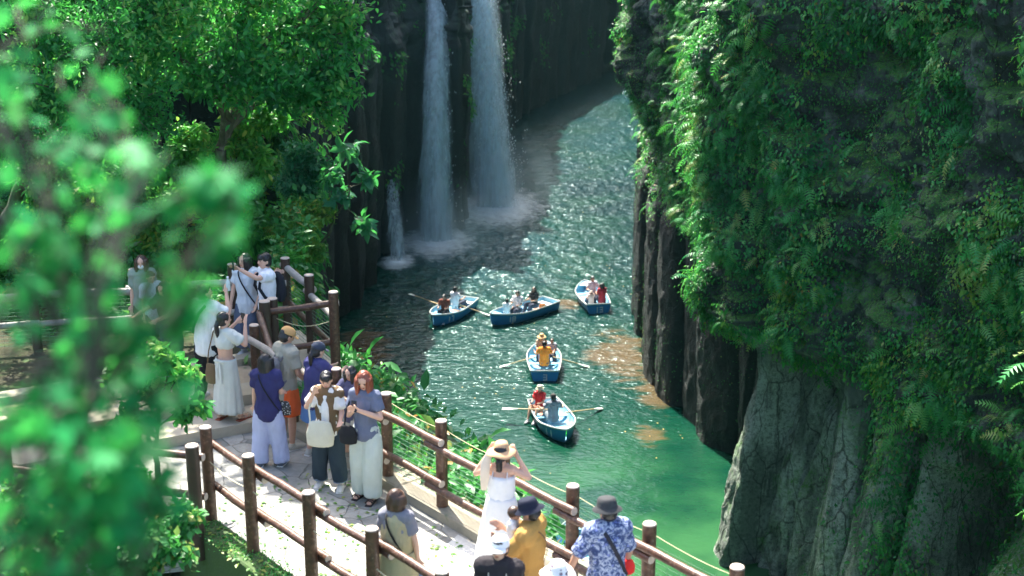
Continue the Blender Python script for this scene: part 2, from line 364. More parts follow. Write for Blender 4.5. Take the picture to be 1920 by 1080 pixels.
# right-hand cliff
RW=[(9,19),(10.5,23),(10.2,26.5),(8.6,29),(7.3,31.3),(6.2,33.6),(5.95,34.6),(6.0,35.6),(7.4,36.6),(7.5,38.6),(6.0,41.6),(5.15,45),(4.7,48.5),(4.45,51.5),(5.2,58),(6.1,68),(7.6,82),(9.3,98),(11.2,125),(12.6,150),(13.2,175)]
def lipf(s,z): return 6.5+.7*fbm(np.stack([s*.5,s*0,s*0+9],-1),3)-1.0*sm(10.5,6,s)-.4*sm(12.5,15,s)
def off_r(s,z,x,y):
    p3=np.stack([s,z,s*0+4],-1)
    near=1-sm(20,24,s)            # s grows away from the camera
    lip=lipf(s,z)
    up=sm(lip-.5,lip+.9,z)
    col,idc,tp=columns(s,z,1.15,.95,5,.9,lean=.06)
    colf,_,_=columns(s,z,2.0,.45,8,.22,lean=-.03)
    col=near*col+(1-near)*colf
    foot=.75*near*np.clip((4.2-z)/4.2,-.2,1.6)          # near columns spread towards their feet
    low=col+foot-.35
    big=.95*fbm(p3*np.array([.34,.26,1])+3,3)
    med=.5*fbm(p3*np.array([.9,.75,1])+11,4)
    wq=z+.8*fbm(p3*.25+30,2)+ .12*s
    strata=.13*np.abs(np.sin(wq*5.2))*sm(-.1,.4,fbm(p3*.3+50,2))
    over=.55-.45*sm(17.5,20,s)+.05*(z-6)
    far=sm(24,30,s)
    hi=over+big*(1-.65*sm(17.5,20,s))+med+strata-.9*far
    q_=fbm(p3*np.array([.8,1.7,1])+fbm(p3*.9+5,2)[...,None]*.6+150,3); ledge=.30*(np.floor(q_*7)/7+ .25*((q_*7)%1)**3/7)*2.2
    rid=.16*(1-2.4*np.abs(fbm(p3*np.array([1.9,1.5,1])+33,4)))
    hi=hi+ledge*(1-.4*far)+rid; low=low+.10*np.floor(fbm(np.stack([s*2.3,z*.45,s*0+222],-1),3)*9)/4*near+.05*(1-2.4*np.abs(fbm(p3*np.array([2.2,1.0,1])+35,4)))
    d=low*(1-up)+hi*up
    # dark vertical cleft and caves
    cl=np.exp(-((s-(14.9+.10*(z-9)))/.42)**2)*sm(4.5,6.5,z)*sm(12.3,10.5,z); d=d-1.5*cl
    cl2=np.exp(-((s-17.9)/.3)**2)*sm(9,10,z)*sm(12.5,11.5,z); d=d-.9*cl2
    cave=np.exp(-((s-8.9)/.62)**4)*sm(5.6,4.4,z); d=d-2.2*cave*near
    # folded strata, lower right, and pale boulder at the foot
    st2=np.exp(-((s-6.2)/1.1)**4)*sm(4.6,5.4,z)*sm(9,8,z); d=d+st2*(.35*np.abs(np.sin((z*1.2+s*1.4)*3.3))-.3)
    bo=np.exp(-((s-6.9)/1.0)**2-((z-3.3)/1.3)**2); d=d+1.5*bo
    # ledge silhouette far up
    d=d+1.15*np.exp(-((s-33)/2.4)**2)*sm(8.3,11.0,z)
    fine=.09*fbm(p3*np.array([3.2,2.0,1])+70,4); d=d+fine*(1-.5*far)
    dz=.12*fbm(p3*.8+90,2)*up
    return d,dz
zs=np.concatenate([np.arange(-.6,7,.045),np.arange(7,15,.06),np.arange(15,22.5,.2)])
WR=Wall(RW,1,[(0,24,.04),(24,42,.07),(42,60,.3),(60,200,.8)],zs,off_r)
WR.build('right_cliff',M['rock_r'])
# left-hand cliff (behind the walkway, then along the water to the falls and beyond)
LW=[(-30,17),(-20,21.5),(-13,24.2),(-8,25.4),(-5.4,26.0),(-4.45,26.7),(-4.15,28.6),(-4.9,32),(-5.6,38),(-6.9,46),(-7.0,52),(-6.3,58),(-5.9,63),(-5.4,66.5),(-4.9,69.5),(-3.2,72.0),(-2.9,69.8),(-2.3,70.2),(-2.1,77),(-1.2,80),(-.7,84),(-.3,94),(.4,103),(3.6,112),(7.2,122),(10.5,132),(14,150),(22,168)]
def off_l(s,z,x,y):
    p3=np.stack([s,z,s*0+44],-1)
    back=sm(26,31,s)
    col,_,_=columns(s,z,1.5,.4,21,.25); 
    big=.8*fbm(p3*np.array([.2,.12,1])+3,3); med=.35*fbm(p3*.7+8,4)
    hill=.35*(11-z)*0+ -(z-9)*.13*(1-back)          # vegetated hillside leans back
    d=hill+big*(1-.5*sm(24,28,s))+med*(1-.3*back)+back*(col+.02*(z-8))
    d=d-back*.5*sm(12,20,z)
    return d,0.1*fbm(p3*.6+9,2)-np.clip(z-11.5,0,99)*.5*(1-sm(30,44,s))-np.clip(z-9,0,99)*.74*sm(50,58,s)-np.clip(z-6,0,99)*.3*sm(100,120,s)
zl=np.concatenate([np.arange(-.6,18,.13),np.arange(18,22,.3)])
WL=Wall(LW,-1,[(0,14,.4),(14,36,.11),(36,60,.2),(60,110,.16),(110,210,.6)],zl,off_l)
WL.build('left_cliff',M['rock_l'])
# terrain far around
mb=MB(); mb.add([(-900,-900,-3),(900,-900,-3),(900,900,-3),(-900,900,-3)],[(0,1,2,3)]); o=mb.build('ground',M['soil']); tag(o,kind='structure')
# wooded hill upstream, added to block low sky from the water's reflections
def sky_block_hill(name,x0,x1,y0,y1,h,m):
    xs=np.arange(x0,x1,2.5); ys=np.arange(y0,y1,2.5); X,Y=np.meshgrid(xs,ys); t=(Y-y0)/(y1-y0)
    Zh=-2+h*sm(0,.7,t)*(1+.15*fbm(np.stack([X*.03,Y*.03,X*0],-1),3))+3.5*fbm(np.stack([X*.25,Y*.25,X*0+8],-1),4)
    idx=np.arange(X.size).reshape(X.shape); Fc=np.stack([idx[:-1,:-1].ravel(),idx[:-1,1:].ravel(),idx[1:,1:].ravel(),idx[1:,:-1].ravel()],-1)
    o=link(name,np_mesh(name,np.stack([X,Y,Zh],-1).reshape(-1,3),Fc,4),m); tag(o,kind='structure')
def f_wood(nt,N):
    pos=N('NewGeometry').outputs['Position']; n=noise(nt,N,.5,6,.7,vec=pos)
    return N('BsdfPrincipled',i_Base_Color=ramp(nt,n,[(.35,(.004,.03,.012)),(.6,(.02,.10,.03)),(.75,(.07,.2,.05))]),i_Roughness=.9,i_Normal=N('Bump',i_Strength=1,i_Distance=1,i_Height=n).outputs[0]).outputs[0]
M['wood']=mat('wooded_hill',f_wood)
sky_block_hill('sky_block_hill',-110,130,168,270,85,M['wood'])
# ------------------------------------------------------------ water
FALLS=[(-1.0,75.6,2.3),(-3.7,68.3,1.6),(-5.3,64.5,.7)]
def f_water(nt,N):
    pos=N('NewGeometry').outputs['Position']
    sep=N('SeparateXYZ',i_0=pos)
    big=noise(nt,N,.22,4,.55,vec=pos); med=noise(nt,N,.7,4,.55,vec=pos)
    # milky green river water, darker and bluer towards the falls
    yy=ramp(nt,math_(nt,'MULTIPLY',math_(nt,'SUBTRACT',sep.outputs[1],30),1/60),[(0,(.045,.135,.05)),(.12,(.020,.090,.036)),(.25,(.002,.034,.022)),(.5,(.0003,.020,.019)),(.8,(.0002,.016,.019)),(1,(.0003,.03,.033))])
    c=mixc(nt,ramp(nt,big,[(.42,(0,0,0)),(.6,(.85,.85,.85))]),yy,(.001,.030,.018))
    # brown rock shelf under the surface near the right wall, and drifting brown patches
    def blob(cx,cy_,rx,ry):
        a=math_(nt,'MULTIPLY',math_(nt,'SUBTRACT',sep.outputs[0],cx),1/rx); b=math_(nt,'MULTIPLY',math_(nt,'SUBTRACT',sep.outputs[1],cy_),1/ry)
        return math_(nt,'SUBTRACT',1,math_(nt,'SQRT',math_(nt,'ADD',math_(nt,'MULTIPLY',a,a),math_(nt,'MULTIPLY',b,b))))
    sh=None
    for q in((4.2,50.5,1.6,4.2),(5.0,46.8,.9,2.4),(3.4,50.5,1.1,1.6),(-5.6,51.5,1.6,3.2),(4.5,42.8,.7,1.3),(2.4,57,.8,1.1)):
        b=blob(*q); sh=b if sh is None else math_(nt,'MAXIMUM',sh,b)
    wob=noise(nt,N,1.3,6,.7,vec=pos,stretch=(.55,1.5,1))
    m=math_(nt,'MULTIPLY',math_(nt,'ADD',sh,math_(nt,'MULTIPLY',math_(nt,'SUBTRACT',wob,.56),3.2)),2.4,clamp=True)
    m=math_(nt,'MULTIPLY',m,math_(nt,'MULTIPLY',math_(nt,'ADD',sh,.4,clamp=True),1.2,clamp=True))
    c=mixc(nt,math_(nt,'MULTIPLY',m,.45),c,(.17,.09,.04))
    # floating leaf flecks
    v=N('TexVoronoi',i_Vector=N('Mapping',i_Vector=pos,i_Scale=(1,.8,1)).outputs[0],i_Scale=3.2); v.feature='F1'
    fl=math_(nt,'LESS_THAN',v.outputs['Distance'],.085); fm=math_(nt,'GREATER_THAN',noise(nt,N,.45,4,.6,vec=pos),.56)
    flk=math_(nt,'MULTIPLY',fl,fm)
    c=mixc(nt,flk,c,(.5,.32,.12))
    # foam round the feet of the falls
    fo=None
    for fx,fy,fr in FALLS:
        b=blob(fx,fy-.8,fr*1.3,fr*2.4); fo=b if fo is None else math_(nt,'MAXIMUM',fo,b)
    fn=noise(nt,N,2.2,6,.7,vec=pos)
    foam=math_(nt,'MULTIPLY',math_(nt,'ADD',fo,math_(nt,'MULTIPLY',math_(nt,'SUBTRACT',fn,.52),1.0)),1.25,clamp=True)
    wide=math_(nt,'MULTIPLY',math_(nt,'ADD',blob(-2,68,6.5,14),math_(nt,'MULTIPLY',math_(nt,'SUBTRACT',noise(nt,N,3.5,5,.7,vec=pos,stretch=(1,.4,1)),.58),2.6)),.45,clamp=True)
    c=mixc(nt,math_(nt,'MULTIPLY',wide,.5),c,(.07,.22,.27))
    c=mixc(nt,foam,c,(.78,.88,.9))
    # ripples
    r1=noise(nt,N,1.1,3,.55,vec=pos,stretch=(1,1.25,1)); r2=noise(nt,N,3.4,3,.6,vec=pos,stretch=(1,1.5,1),dist=.6); r3=noise(nt,N,9,2,.5,vec=pos)
    amp=ramp(nt,math_(nt,'MULTIPLY',math_(nt,'SUBTRACT',sep.outputs[1],32),1/40),[(0,(.12,.12,.12)),(.2,(.35,.35,.35)),(.45,(1,1,1)),(1,(1.,1.,1.))])
    h=math_(nt,'MULTIPLY',math_(nt,'ADD',math_(nt,'ADD',math_(nt,'MULTIPLY',r1,.8),math_(nt,'MULTIPLY',r2,.55)),math_(nt,'MULTIPLY',r3,.14)),amp)
    b=N('Bump',i_Strength=1.,i_Distance=.13,i_Height=h)
    rg=math_(nt,'MAXIMUM',math_(nt,'MULTIPLY',foam,.8),.13)
    return N('BsdfPrincipled',i_Base_Color=c,i_Roughness=rg,i_IOR=1.33,i_Specular_IOR_Level=.42,i_Specular_Tint=(.45,.86,.88,1),i_Normal=b.outputs[0]).outputs[0]  # reflection of wooded banks put into the teal specular tint
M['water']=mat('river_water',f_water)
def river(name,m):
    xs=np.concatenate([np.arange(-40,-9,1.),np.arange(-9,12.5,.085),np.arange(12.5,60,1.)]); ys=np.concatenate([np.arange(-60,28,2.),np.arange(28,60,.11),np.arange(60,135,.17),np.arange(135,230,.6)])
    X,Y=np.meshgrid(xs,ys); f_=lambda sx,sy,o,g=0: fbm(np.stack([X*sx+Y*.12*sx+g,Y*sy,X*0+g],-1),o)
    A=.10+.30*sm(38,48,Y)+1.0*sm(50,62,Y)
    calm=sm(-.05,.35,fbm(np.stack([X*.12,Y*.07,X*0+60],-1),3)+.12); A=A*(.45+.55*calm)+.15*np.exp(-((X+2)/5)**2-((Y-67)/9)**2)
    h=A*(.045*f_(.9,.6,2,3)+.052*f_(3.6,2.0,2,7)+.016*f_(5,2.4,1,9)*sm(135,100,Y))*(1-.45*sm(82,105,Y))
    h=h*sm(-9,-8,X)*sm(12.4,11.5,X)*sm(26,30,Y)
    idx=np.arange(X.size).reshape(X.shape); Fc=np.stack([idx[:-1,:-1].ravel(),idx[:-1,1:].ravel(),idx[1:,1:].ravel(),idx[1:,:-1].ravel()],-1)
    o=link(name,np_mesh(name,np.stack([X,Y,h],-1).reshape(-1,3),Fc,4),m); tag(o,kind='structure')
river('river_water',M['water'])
# ------------------------------------------------------------ waterfalls
def f_fall(dens,sx):
    def f(nt,N):
        oc=N('TexCoord').outputs['Object']
        uv=N('UVMap').outputs[0] if False else oc
        a=noise(nt,N,3.2*sx,6,.60,vec=uv,stretch=(1,1,.07),dist=.4); b=noise(nt,N,13*sx,4,.6,vec=uv,stretch=(1,1,.06))
        at=N('Attribute',attribute_name='edge').outputs['Fac']
        al=math_(nt,'MULTIPLY',math_(nt,'ADD',math_(nt,'MULTIPLY',math_(nt,'SUBTRACT',a,.44),1.5),math_(nt,'MULTIPLY',math_(nt,'SUBTRACT',b,.5),1.0)),1)
        lg=noise(nt,N,1.6*sx,3,.6,vec=uv,stretch=(1,1,.22)); al=math_(nt,'ADD',al,math_(nt,'MULTIPLY',math_(nt,'SUBTRACT',lg,.5),1.5)); al=math_(nt,'MULTIPLY',math_(nt,'ADD',al,dens,clamp=True),at,clamp=True)
        d=N('BsdfDiffuse',i_Color=(.80,.93,.98,1)); t=N('BsdfTranslucent',i_Color=(.72,.90,.97,1)); m=N('MixShader',i_0=.5,i_1=d.outputs[0],i_2=t.outputs[0])
        return N('MixShader',i_0=al,i_1=N('BsdfTransparent').outputs[0],i_2=m.outputs[0]).outputs[0]
    return f
M['fall']=mat('falling_water',f_fall(.66,1)); M['fall_thin']=mat('falling_water_thin',f_fall(.35,1.3)); M['drop']=plain('spray_drops',(.85,.9,.92),.4)
def waterfall(top,bot,w0,w1,layers,label,drops,ztop,mt,arc=.8):
    root=thing('waterfall',(bot[0],bot[1],0),label,'waterfall')
    for L in range(layers):
        V=[];E=[];nu=14;nv=60; rs=np.random.RandomState(50+L+int(ztop*10)+drops)
        for j in range(nv+1):
            v=j/nv; z=ztop*(1-v)
            k=v**1.15
            cx=top[0]+(bot[0]-top[0])*k; cyy=top[1]+(bot[1]-top[1])*(1-(1-v)**2)
            w=(w0+(w1-w0)*v**1.3)*(1-.10*L); dep=.25+.5*v
            for i in range(nu+1):
                u=i/nu*2-1
                x=u*w/2+.10*math.sin(j*.35+L*2+i)*v; y=-(dep*(1-u*u))*(1 if L%2==0 else -.6)+L*.16-.25
                V.append((cx+x-bot[0],cyy+y-bot[1],z)); E.append(min(1,max(0,(1-abs(u)**1.6)*1.15*(1+.5*math.sin(i*1.9+L*3+j*.11)*abs(u))))*(1 if v<.9 else 1-(v-.9)*4))
        idx=np.arange((nu+1)*(nv+1)).reshape(nv+1,nu+1)
        Fc=np.stack([idx[:-1,:-1].ravel(),idx[:-1,1:].ravel(),idx[1:,1:].ravel(),idx[1:,:-1].ravel()],-1)
        me=np_mesh('water_curtain',V,Fc,4); at=me.attributes.new('edge','FLOAT','POINT'); at.data.foreach_set('value',np.array(E,np.float32))
        link('water_curtain',me,mt,root)
    if drops:
        rs=np.random.RandomState(drops); n=drops; v=rs.rand(n)**.6; k=v**1.15
        u=np.clip(rs.randn(n)*.42+.25,-1.5,1.6); w=w0+(w1-w0)*v**1.3
        P=np.stack([top[0]+(bot[0]-top[0])*k+u*w/2-bot[0], top[1]+(bot[1]-top[1])*(1-(1-v)**2)-bot[1]-.3-rs.rand(n)*.6, ztop*(1-v)],-1)
        sz=.007+.013*rs.rand(n); o8=np.array([(1,0,0),(0,1,0),(-1,0,0),(0,-1,0),(0,0,3.5),(0,0,-3.5)],float)
        V=(P[:,None,:]+o8[None]*sz[:,None,None]).reshape(-1,3); f8=np.array([(0,1,4),(1,2,4),(2,3,4),(3,0,4),(1,0,5),(2,1,5),(3,2,5),(0,3,5)])
        Fc=(f8[None]+np.arange(n)[:,None,None]*6).reshape(-1,3); o=link('spray_drops',np_mesh('spray_drops',V,Fc,3),M['drop'],root,False); o['kind']='stuff'
    return root
waterfall((-1.8,78.3),(-.9,75.4),1.8,3.0,5,'broad white waterfall, tallest and brightest, dropping into the pool right of the dark rock rib',2600,13.2,M['fall'])
waterfall((-3.65,72.5),(-3.75,68.2),1.15,2.1,4,'slimmer misty waterfall left of the broad one, falling past the dark rock rib',500,13.4,M['fall'])
waterfall((-5.75,66.6),(-5.3,64.6),.55,1.0,3,'short thin cascade at the far left, hugging the dark cliff foot',0,4.5,M['fall_thin'])
# ------------------------------------------------------------ walkway
ZD=10.1
D1=np.array([-1.58,16.7]); dv=np.array([.628,-.778]); nl=np.array([-.778,-.628])   # waterside fence line, inward normal (towards the near fence)
def wl(t,o=0,z=ZD): p=D1+dv*t+nl*o; return (float(p[0]),float(p[1]),z)
def f_flag(nt,N):
    pos=N('NewGeometry').outputs['Position']; w=N('MixRGB' if False else 'VectorMath',operation='ADD',i_0=pos,i_1=N('VectorMath',operation='SCALE',i_0=N('TexNoise',i_Vector=pos,i_Scale=2.,i_Detail=2).outputs[1],i_Scale=.25).outputs[0]).outputs[0]
    v=N('TexVoronoi',i_Vector=w,i_Scale=2.4,feature='DISTANCE_TO_EDGE'); v2=N('TexVoronoi',i_Vector=w,i_Scale=2.4)
    n=noise(nt,N,5,6,.65,vec=pos); n2=noise(nt,N,26,4,.6,vec=pos); g=N('SeparateColor',i_0=v2.outputs['Color']).outputs[0]
    c=ramp(nt,math_(nt,'ADD',math_(nt,'MULTIPLY',g,.35),math_(nt,'MULTIPLY',n,.65)),[(.3,(.14,.15,.14)),(.5,(.25,.25,.23)),(.75,(.44,.42,.36))])
    j=ramp(nt,v.outputs['Distance'],[(.006,(1,1,1)),(.022,(0,0,0))]); c=mixc(nt,math_(nt,'MULTIPLY',j,.7),c,(.07,.075,.06))
    lf=math_(nt,'MULTIPLY',ramp(nt,n2,[(.60,(0,0,0)),(.66,(1,1,1))]),ramp(nt,noise(nt,N,1.1,3,vec=pos),[(.45,(0,0,0)),(.6,(1,1,1))])); c=mixc(nt,math_(nt,'MULTIPLY',lf,.75),c,(.24,.13,.06))
    h=math_(nt,'SUBTRACT',math_(nt,'MULTIPLY',n,.3),j)
    return N('BsdfPrincipled',i_Base_Color=c,i_Roughness=.7,i_Normal=N('Bump',i_Strength=.5,i_Distance=.02,i_Height=h).outputs[0]).outputs[0]
M['flag']=mat('flagstone',f_flag)
def concrete(name,a,b,moss=.0):
    def f(nt,N):
        pos=N('NewGeometry').outputs['Position']; n=noise(nt,N,2.6,6,.65,vec=pos); n2=noise(nt,N,18,5,.7,vec=pos)
        c=mixc(nt,math_(nt,'ADD',math_(nt,'MULTIPLY',n,.7),math_(nt,'MULTIPLY',n2,.3)),a,b)
        c=mixc(nt,math_(nt,'MULTIPLY',math_(nt,'SUBTRACT',n,1-moss,clamp=True),6,clamp=True),c,(.05,.10,.02))
        return N('BsdfPrincipled',i_Base_Color=c,i_Roughness=.85,i_Normal=N('Bump',i_Strength=.6,i_Distance=.02,i_Height=n2).outputs[0]).outputs[0]
    return mat(name,f)
M['kerb']=concrete('weathered_kerb',(.14,.14,.11),(.42,.36,.27),.42); M['conc']=concrete('concrete',(.30,.27,.2),(.60,.52,.40),.35); M['pale']=concrete('painted_sun_paving',(.50,.50,.47),(.72,.71,.67),.0); M['sand']=concrete('sandy_paving',(.30,.23,.15),(.55,.45,.32),.2); M['mossk']=concrete('mossy_kerb',(.03,.05,.02),(.07,.14,.03),.6); M['shade_c']=concrete('painted_shade_retaining',(.008,.01,.008),(.02,.03,.02),.3)  # pale paving holds sun glare, dark retaining holds shade, both as colour
def prism(name,poly,z0,z1,m,kind='structure'):
    mb=MB(); n=len(poly); mb.add([(x,y,z0) for x,y in poly]+[(x,y,z1) for x,y in poly],[tuple(range(n-1,-1,-1)),tuple(range(n,2*n))]+[(i,(i+1)%n,n+(i+1)%n,n+i) for i in range(n)])
    o=mb.build(name,m); tag(o,kind=kind); return o
P2=lambda t,o:tuple(wl(t,o)[:2])
prism('walkway_paving',[P2(-3.25,.12),P2(9.5,.12),P2(9.5,2.22),P2(-.6,2.22),(-9,14.6),(-12,17.2),(-4.9,17.95)],9.4,ZD,M['flag'])
# overexposed sunlight on the near flagstones, painted as a pale sheet
prism('painted_sun_path',[P2(1.7,.16),P2(9.5,.16),P2(9.5,2.16),P2(3.6,2.16),P2(2.5,1.5),P2(2.0,.8)],ZD,ZD+.004,M['pale'])
# steps up to the terrace
sdv=np.array([.88,.47]); sdv/=np.linalg.norm(sdv)
def step_poly(p0,l,r,depth):
    p0=np.array(p0); n=np.array([-sdv[1],sdv[0]])
    a=p0-sdv*l; b=p0+sdv*r; return [tuple(a),tuple(b),tuple(b+n*depth),tuple(a+n*depth)]
prism('lower_step',step_poly((-4.44,18.02),6,1.55,.75),9.6,10.25,M['conc'])
prism('upper_step',step_poly((-4.55,18.72),6,1.25,.5),9.6,10.40,M['conc'])
prism('terrace_ground',step_poly((-4.72,19.08),9,1.25,4.6),9.5,10.395,M['sand'])
prism('terrace_sill',step_poly((-4.9,19.95),9,1.25,.28),10.3,10.50,M['conc'])
prism('terrace_back',step_poly((-5.03,20.23),9,1.35,6.5),9.5,10.46,M['soil'])
# kerbs: waterside (the fence stands on it) and mossy outer kerb under the near fence
def kerb(name,a,b,w,z0,z1,m):
    a=Vector((*a,0)); b=Vector((*b,0)); d=(b-a); L=d.length; d.normalize(); ang=math.atan2(d.y,d.x); mb=MB(); n=max(1,int(L/1.8))
    for k in range(n):
        c=a+d*L*(k+.5)/n; mb.box((c.x,c.y,(z0+z1)/2),(L/n-.012,w,z1-z0),Euler((0,0,ang)),bev=.02)
    o=mb.build(name,m,smooth=30); tag(o,kind='structure'); return o
kerb('waterside_kerb',P2(-3.3,-.12),P2(9.5,-.12),.48,9.3,ZD+.14,M['kerb'])
kerb('waterside_ledge',P2(-1.0,-.45),P2(9.5,-.45),.22,9.2,ZD+.06,M['conc'])
kerb('near_kerb',P2(-.9,2.36),P2(9.5,2.36),.32,9.0,ZD+.03,M['mossk'])
kerb('near_kerb_return',(-4.35,15.6),(-12,16.9),.3,9.0,ZD+.02,M['mossk'])
# retaining wall of the walkway, near side, and rock bank under the waterside
a=P2(-.9,2.5);b=P2(9.5,2.5); rw=prism('retaining_wall',[P2(-1.2,2.0),P2(9.5,2.0),P2(9.5,2.48),P2(-1.2,2.48)],0,ZD-.05,M['shade_c'],None); tag(rw,'mossy retaining wall below the near wooden fence, shade painted into its dark colour','wall')  # near-black: shade of the void under the walkway put into the wall colour
def bank(name,m):
    # rock bank falling from the waterside kerb to the river
    ts=np.arange(-10,11,.12); us=np.arange(0,1.001,.03); T,U=np.meshgrid(ts,us)
    w_=np.interp(T,[-10,-6,-4.7,-1.8,-.9,.5,2,4,11],[2.6,3.0,2.9,2.4,2.1,1.2,.6,.3,.25])
    out=.30+ w_*sm(0,.30,U)+1.3*U*U
    z=ZD-.05-.8*sm(0,.3,U)*np.minimum(1,w_/2)-(ZD-.7)*sm(.22,1,U)
    nz=fbm(np.stack([T*1.1,U*9,T*0],-1),4)
    out=out+.25*nz*sm(0,.1,U)
    X=D1[0]+dv[0]*T-nl[0]*out; Y=D1[1]+dv[1]*T-nl[1]*out
    V=np.stack([X,Y,z],-1); idx=np.arange(T.size).reshape(T.shape)
    Fc=np.stack([idx[:-1,:-1].ravel(),idx[:-1,1:].ravel(),idx[1:,1:].ravel(),idx[1:,:-1].ravel()],-1)
    o=link(name,np_mesh(name,V.reshape(-1,3),Fc,4),m); tag(o,kind='structure'); return V
BANK=bank('river_bank',M['rock_s'])
# lower ground at the left under the trees
xs=np.arange(-26,-1.0,.25); ys=np.arange(3,17.2,.25); X,Y=np.meshgrid(xs,ys)
Zg=4.2+(-X-4)*.32+.5*fbm(np.stack([X*.4,Y*.4,X*0],-1),4)+np.clip(12-Y,0,9)*.12
idx=np.arange(X.size).reshape(X.shape); Fc=np.stack([idx[:-1,:-1].ravel(),idx[:-1,1:].ravel(),idx[1:,1:].ravel(),idx[1:,:-1].ravel()],-1)
LOWG=np.stack([X,Y,Zg],-1); o=link('lower_slope',np_mesh('lower_slope',LOWG.reshape(-1,3),Fc,4),M['soil']); tag(o,kind='structure')
# rock foundation under terrace so it stands on the hillside
prism('terrace_rock',[(-3.7,19.3),(-4.9,26.5),(-14,26),(-14,17.3),(-5.3,17.9)],-1,9.55,M['rock_s'])
# ------------------------------------------------------------ fences
def wpar(o,par):
    o.parent=par; o.matrix_parent_inverse=Matrix.Translation(-par.location) if par.type=='EMPTY' else Matrix.Identity(4); return o
def post(par,x,y,z0,z1,r=.072,m='log'):
    mb=MB(); mb.tube([(x,y,z0),(x,y,z0+.3),(x,y,z1-.012)],[r*1.03,r,r*.99],14,caps=False); o=wpar(mb.build('post',M[m],None,smooth=50),par)
    c=MB(); c.tube([(x,y,z1-.012),(x,y,z1)],[r*.99,r*.90],14); wpar(c.build('post_cap',M['log_end'],None,smooth=30),o)
    return o
def rail(par,a,b,r=.05,m='log'):
    a=Vector(a);b=Vector(b); mb=MB(); n=5; pts=[a.lerp(b,i/n)+Vector((0,0,.006*math.sin(i*1.7+a.x*5))) for i in range(n+1)]
    mb.tube(pts,[r*(1+.04*math.sin(i*2.1+a.y)) for i in range(n+1)],12,caps=False); o=wpar(mb.build('rail',M[m],None,smooth=50),par)
    d=(b-a).normalized()*.006
    c=MB(); c.tube([a-d,a],[r*.9,r],12); wpar(c.build('rail_end',M['log_end'],None,smooth=30),o); c=MB(); c.tube([b,b+d],[r,r*.9],12); wpar(c.build('rail_end',M['log_end'],None,smooth=30),o); return o
def netting(par,a,b,z0,z1,h=.06,r=.0038,vstep=.16,m='wire'):
    a=Vector(a);b=Vector(b); mb=MB(); z=z0
    while z<z1: mb.tube([(a.x,a.y,z+a.z),(b.x,b.y,z+b.z)],r,4,caps=False); z+=h
    L=(b-a).length; n=int(L/vstep)
    for i in range(1,n): p=a.lerp(b,i/n); mb.tube([(p.x,p.y,p.z+z0),(p.x,p.y,p.z+z1)],r*.55,4,caps=False)
    return wpar(mb.build('wire_netting',M[m],None),par)
def rope(par,a,b,r=.007,sag=.03):
    a=Vector(a);b=Vector(b); mb=MB(); mb.tube([a.lerp(b,i/8)-Vector((0,0,sag*math.sin(math.pi*i/8))) for i in range(9)],r,6); return wpar(mb.build('rope',M['rope'],None,smooth=True),par)
SP=1.172; KZ=ZD+.14
fa=thing('wooden_fence',wl(0,-.12,KZ),'long brown log fence along the waterside kerb with green wire netting','fence')
ts=[-1.17,0,1.17,2.37,3.55,4.72,5.9,7.05,8.2]
for t in ts:
    x,y,_=wl(t,-.0); post(fa,x,y,KZ-.1,ZD+1.25)
for k in range(len(ts)-1):
    # rails overlap at the posts, each fixed on the walkway side, ends slightly past the post
    h1,h2=(.98,.98); o0=.118
    for hz in (.99,.46):
        za=ZD+hz+(.045 if k%2 else -.045); a=wl(ts[k]-.14,o0,za); b=wl(ts[k+1]+.16,o0,ZD+hz+(.045 if k%2 else -.045)); rail(fa,a,b,.048)
    netting(fa,wl(ts[k]+.02,-.085,0),wl(ts[k+1]-.02,-.085,0),KZ+.05,ZD+1.0)
    rope(fa,wl(ts[k],-.08,ZD+1.09),wl(ts[k+1],-.08,ZD+1.09),.004)
# handrail running on up beside the steps
fs=thing('stair_handrail',wl(-3.3,.0,ZD),'grey brown log handrail rising beside the steps to the terrace corner','handrail')
pA=(-3.60,19.75,10.40)
rail(fs,wl(-1.0,.12,ZD+1.0),wl(-3.35,.12,ZD+1.12),.05,'log_grey')
rail(fs,wl(-1.0,.12,ZD+.45),wl(-3.3,.12,ZD+.6),.045,'log_grey')
post(fs,*wl(-2.34,0)[:2],KZ-.1,ZD+1.25); post(fs,*wl(-3.35,.0)[:2],KZ-.1,ZD+1.3)
rail(fs,(-3.66,19.62,11.45),(-3.30,18.75,10.98),.05); rail(fs,(-3.66,19.62,10.95),(-3.34,18.85,10.42),.042)
netting(fs,wl(-1.17,-.085,0),wl(-3.3,-.085,0),KZ+.05,ZD+1.0)
# lookout corner fence
fl=thing('lookout_fence',(-2.65,19.9,10.3),'brown log fence round the lookout corner above the river','fence')
post(fl,pA[0],pA[1],10.2,11.62,.085,'log_dark'); post(fl,-3.52,19.95,10.2,11.60,.08,'log_dark')
B_=(-2.62,19.95); D_=(-3.10,20.85); C_=(-3.60,21.75)
post(fl,*B_,9.2,11.70,.075); post(fl,*D_,9.4,11.70,.078,'log_dark'); post(fl,*C_,9.6,11.72,.075,'log_dark')
rail(fl,(-3.72,19.82,11.40),(-2.55,19.98,11.52),.052); rail(fl,(-3.3,19.85,10.86),(-2.6,19.97,10.92),.048)
rail(fl,(-3.66,21.85,11.58),(-3.05,20.95,11.42),.055,'log_grey'); rail(fl,(-3.18,21.0,11.40),(-2.66,20.0,11.32),.05,'log_grey')
rail(fl,(-3.6,21.8,10.98),(-2.64,20.05,10.80),.05)
netting(fl,(-3.6,21.8,0),(-2.65,20.0,0),10.5,11.4); rope(fl,(-3.52,19.9,11.33),(-2.64,19.97,11.25),.006,.12)
prism('lookout_floor',[(-3.6,19.5),(-2.5,19.75),(-2.5,20.0),(-3.45,21.95),(-4.2,21.6)],9.3,10.44,M['conc'])
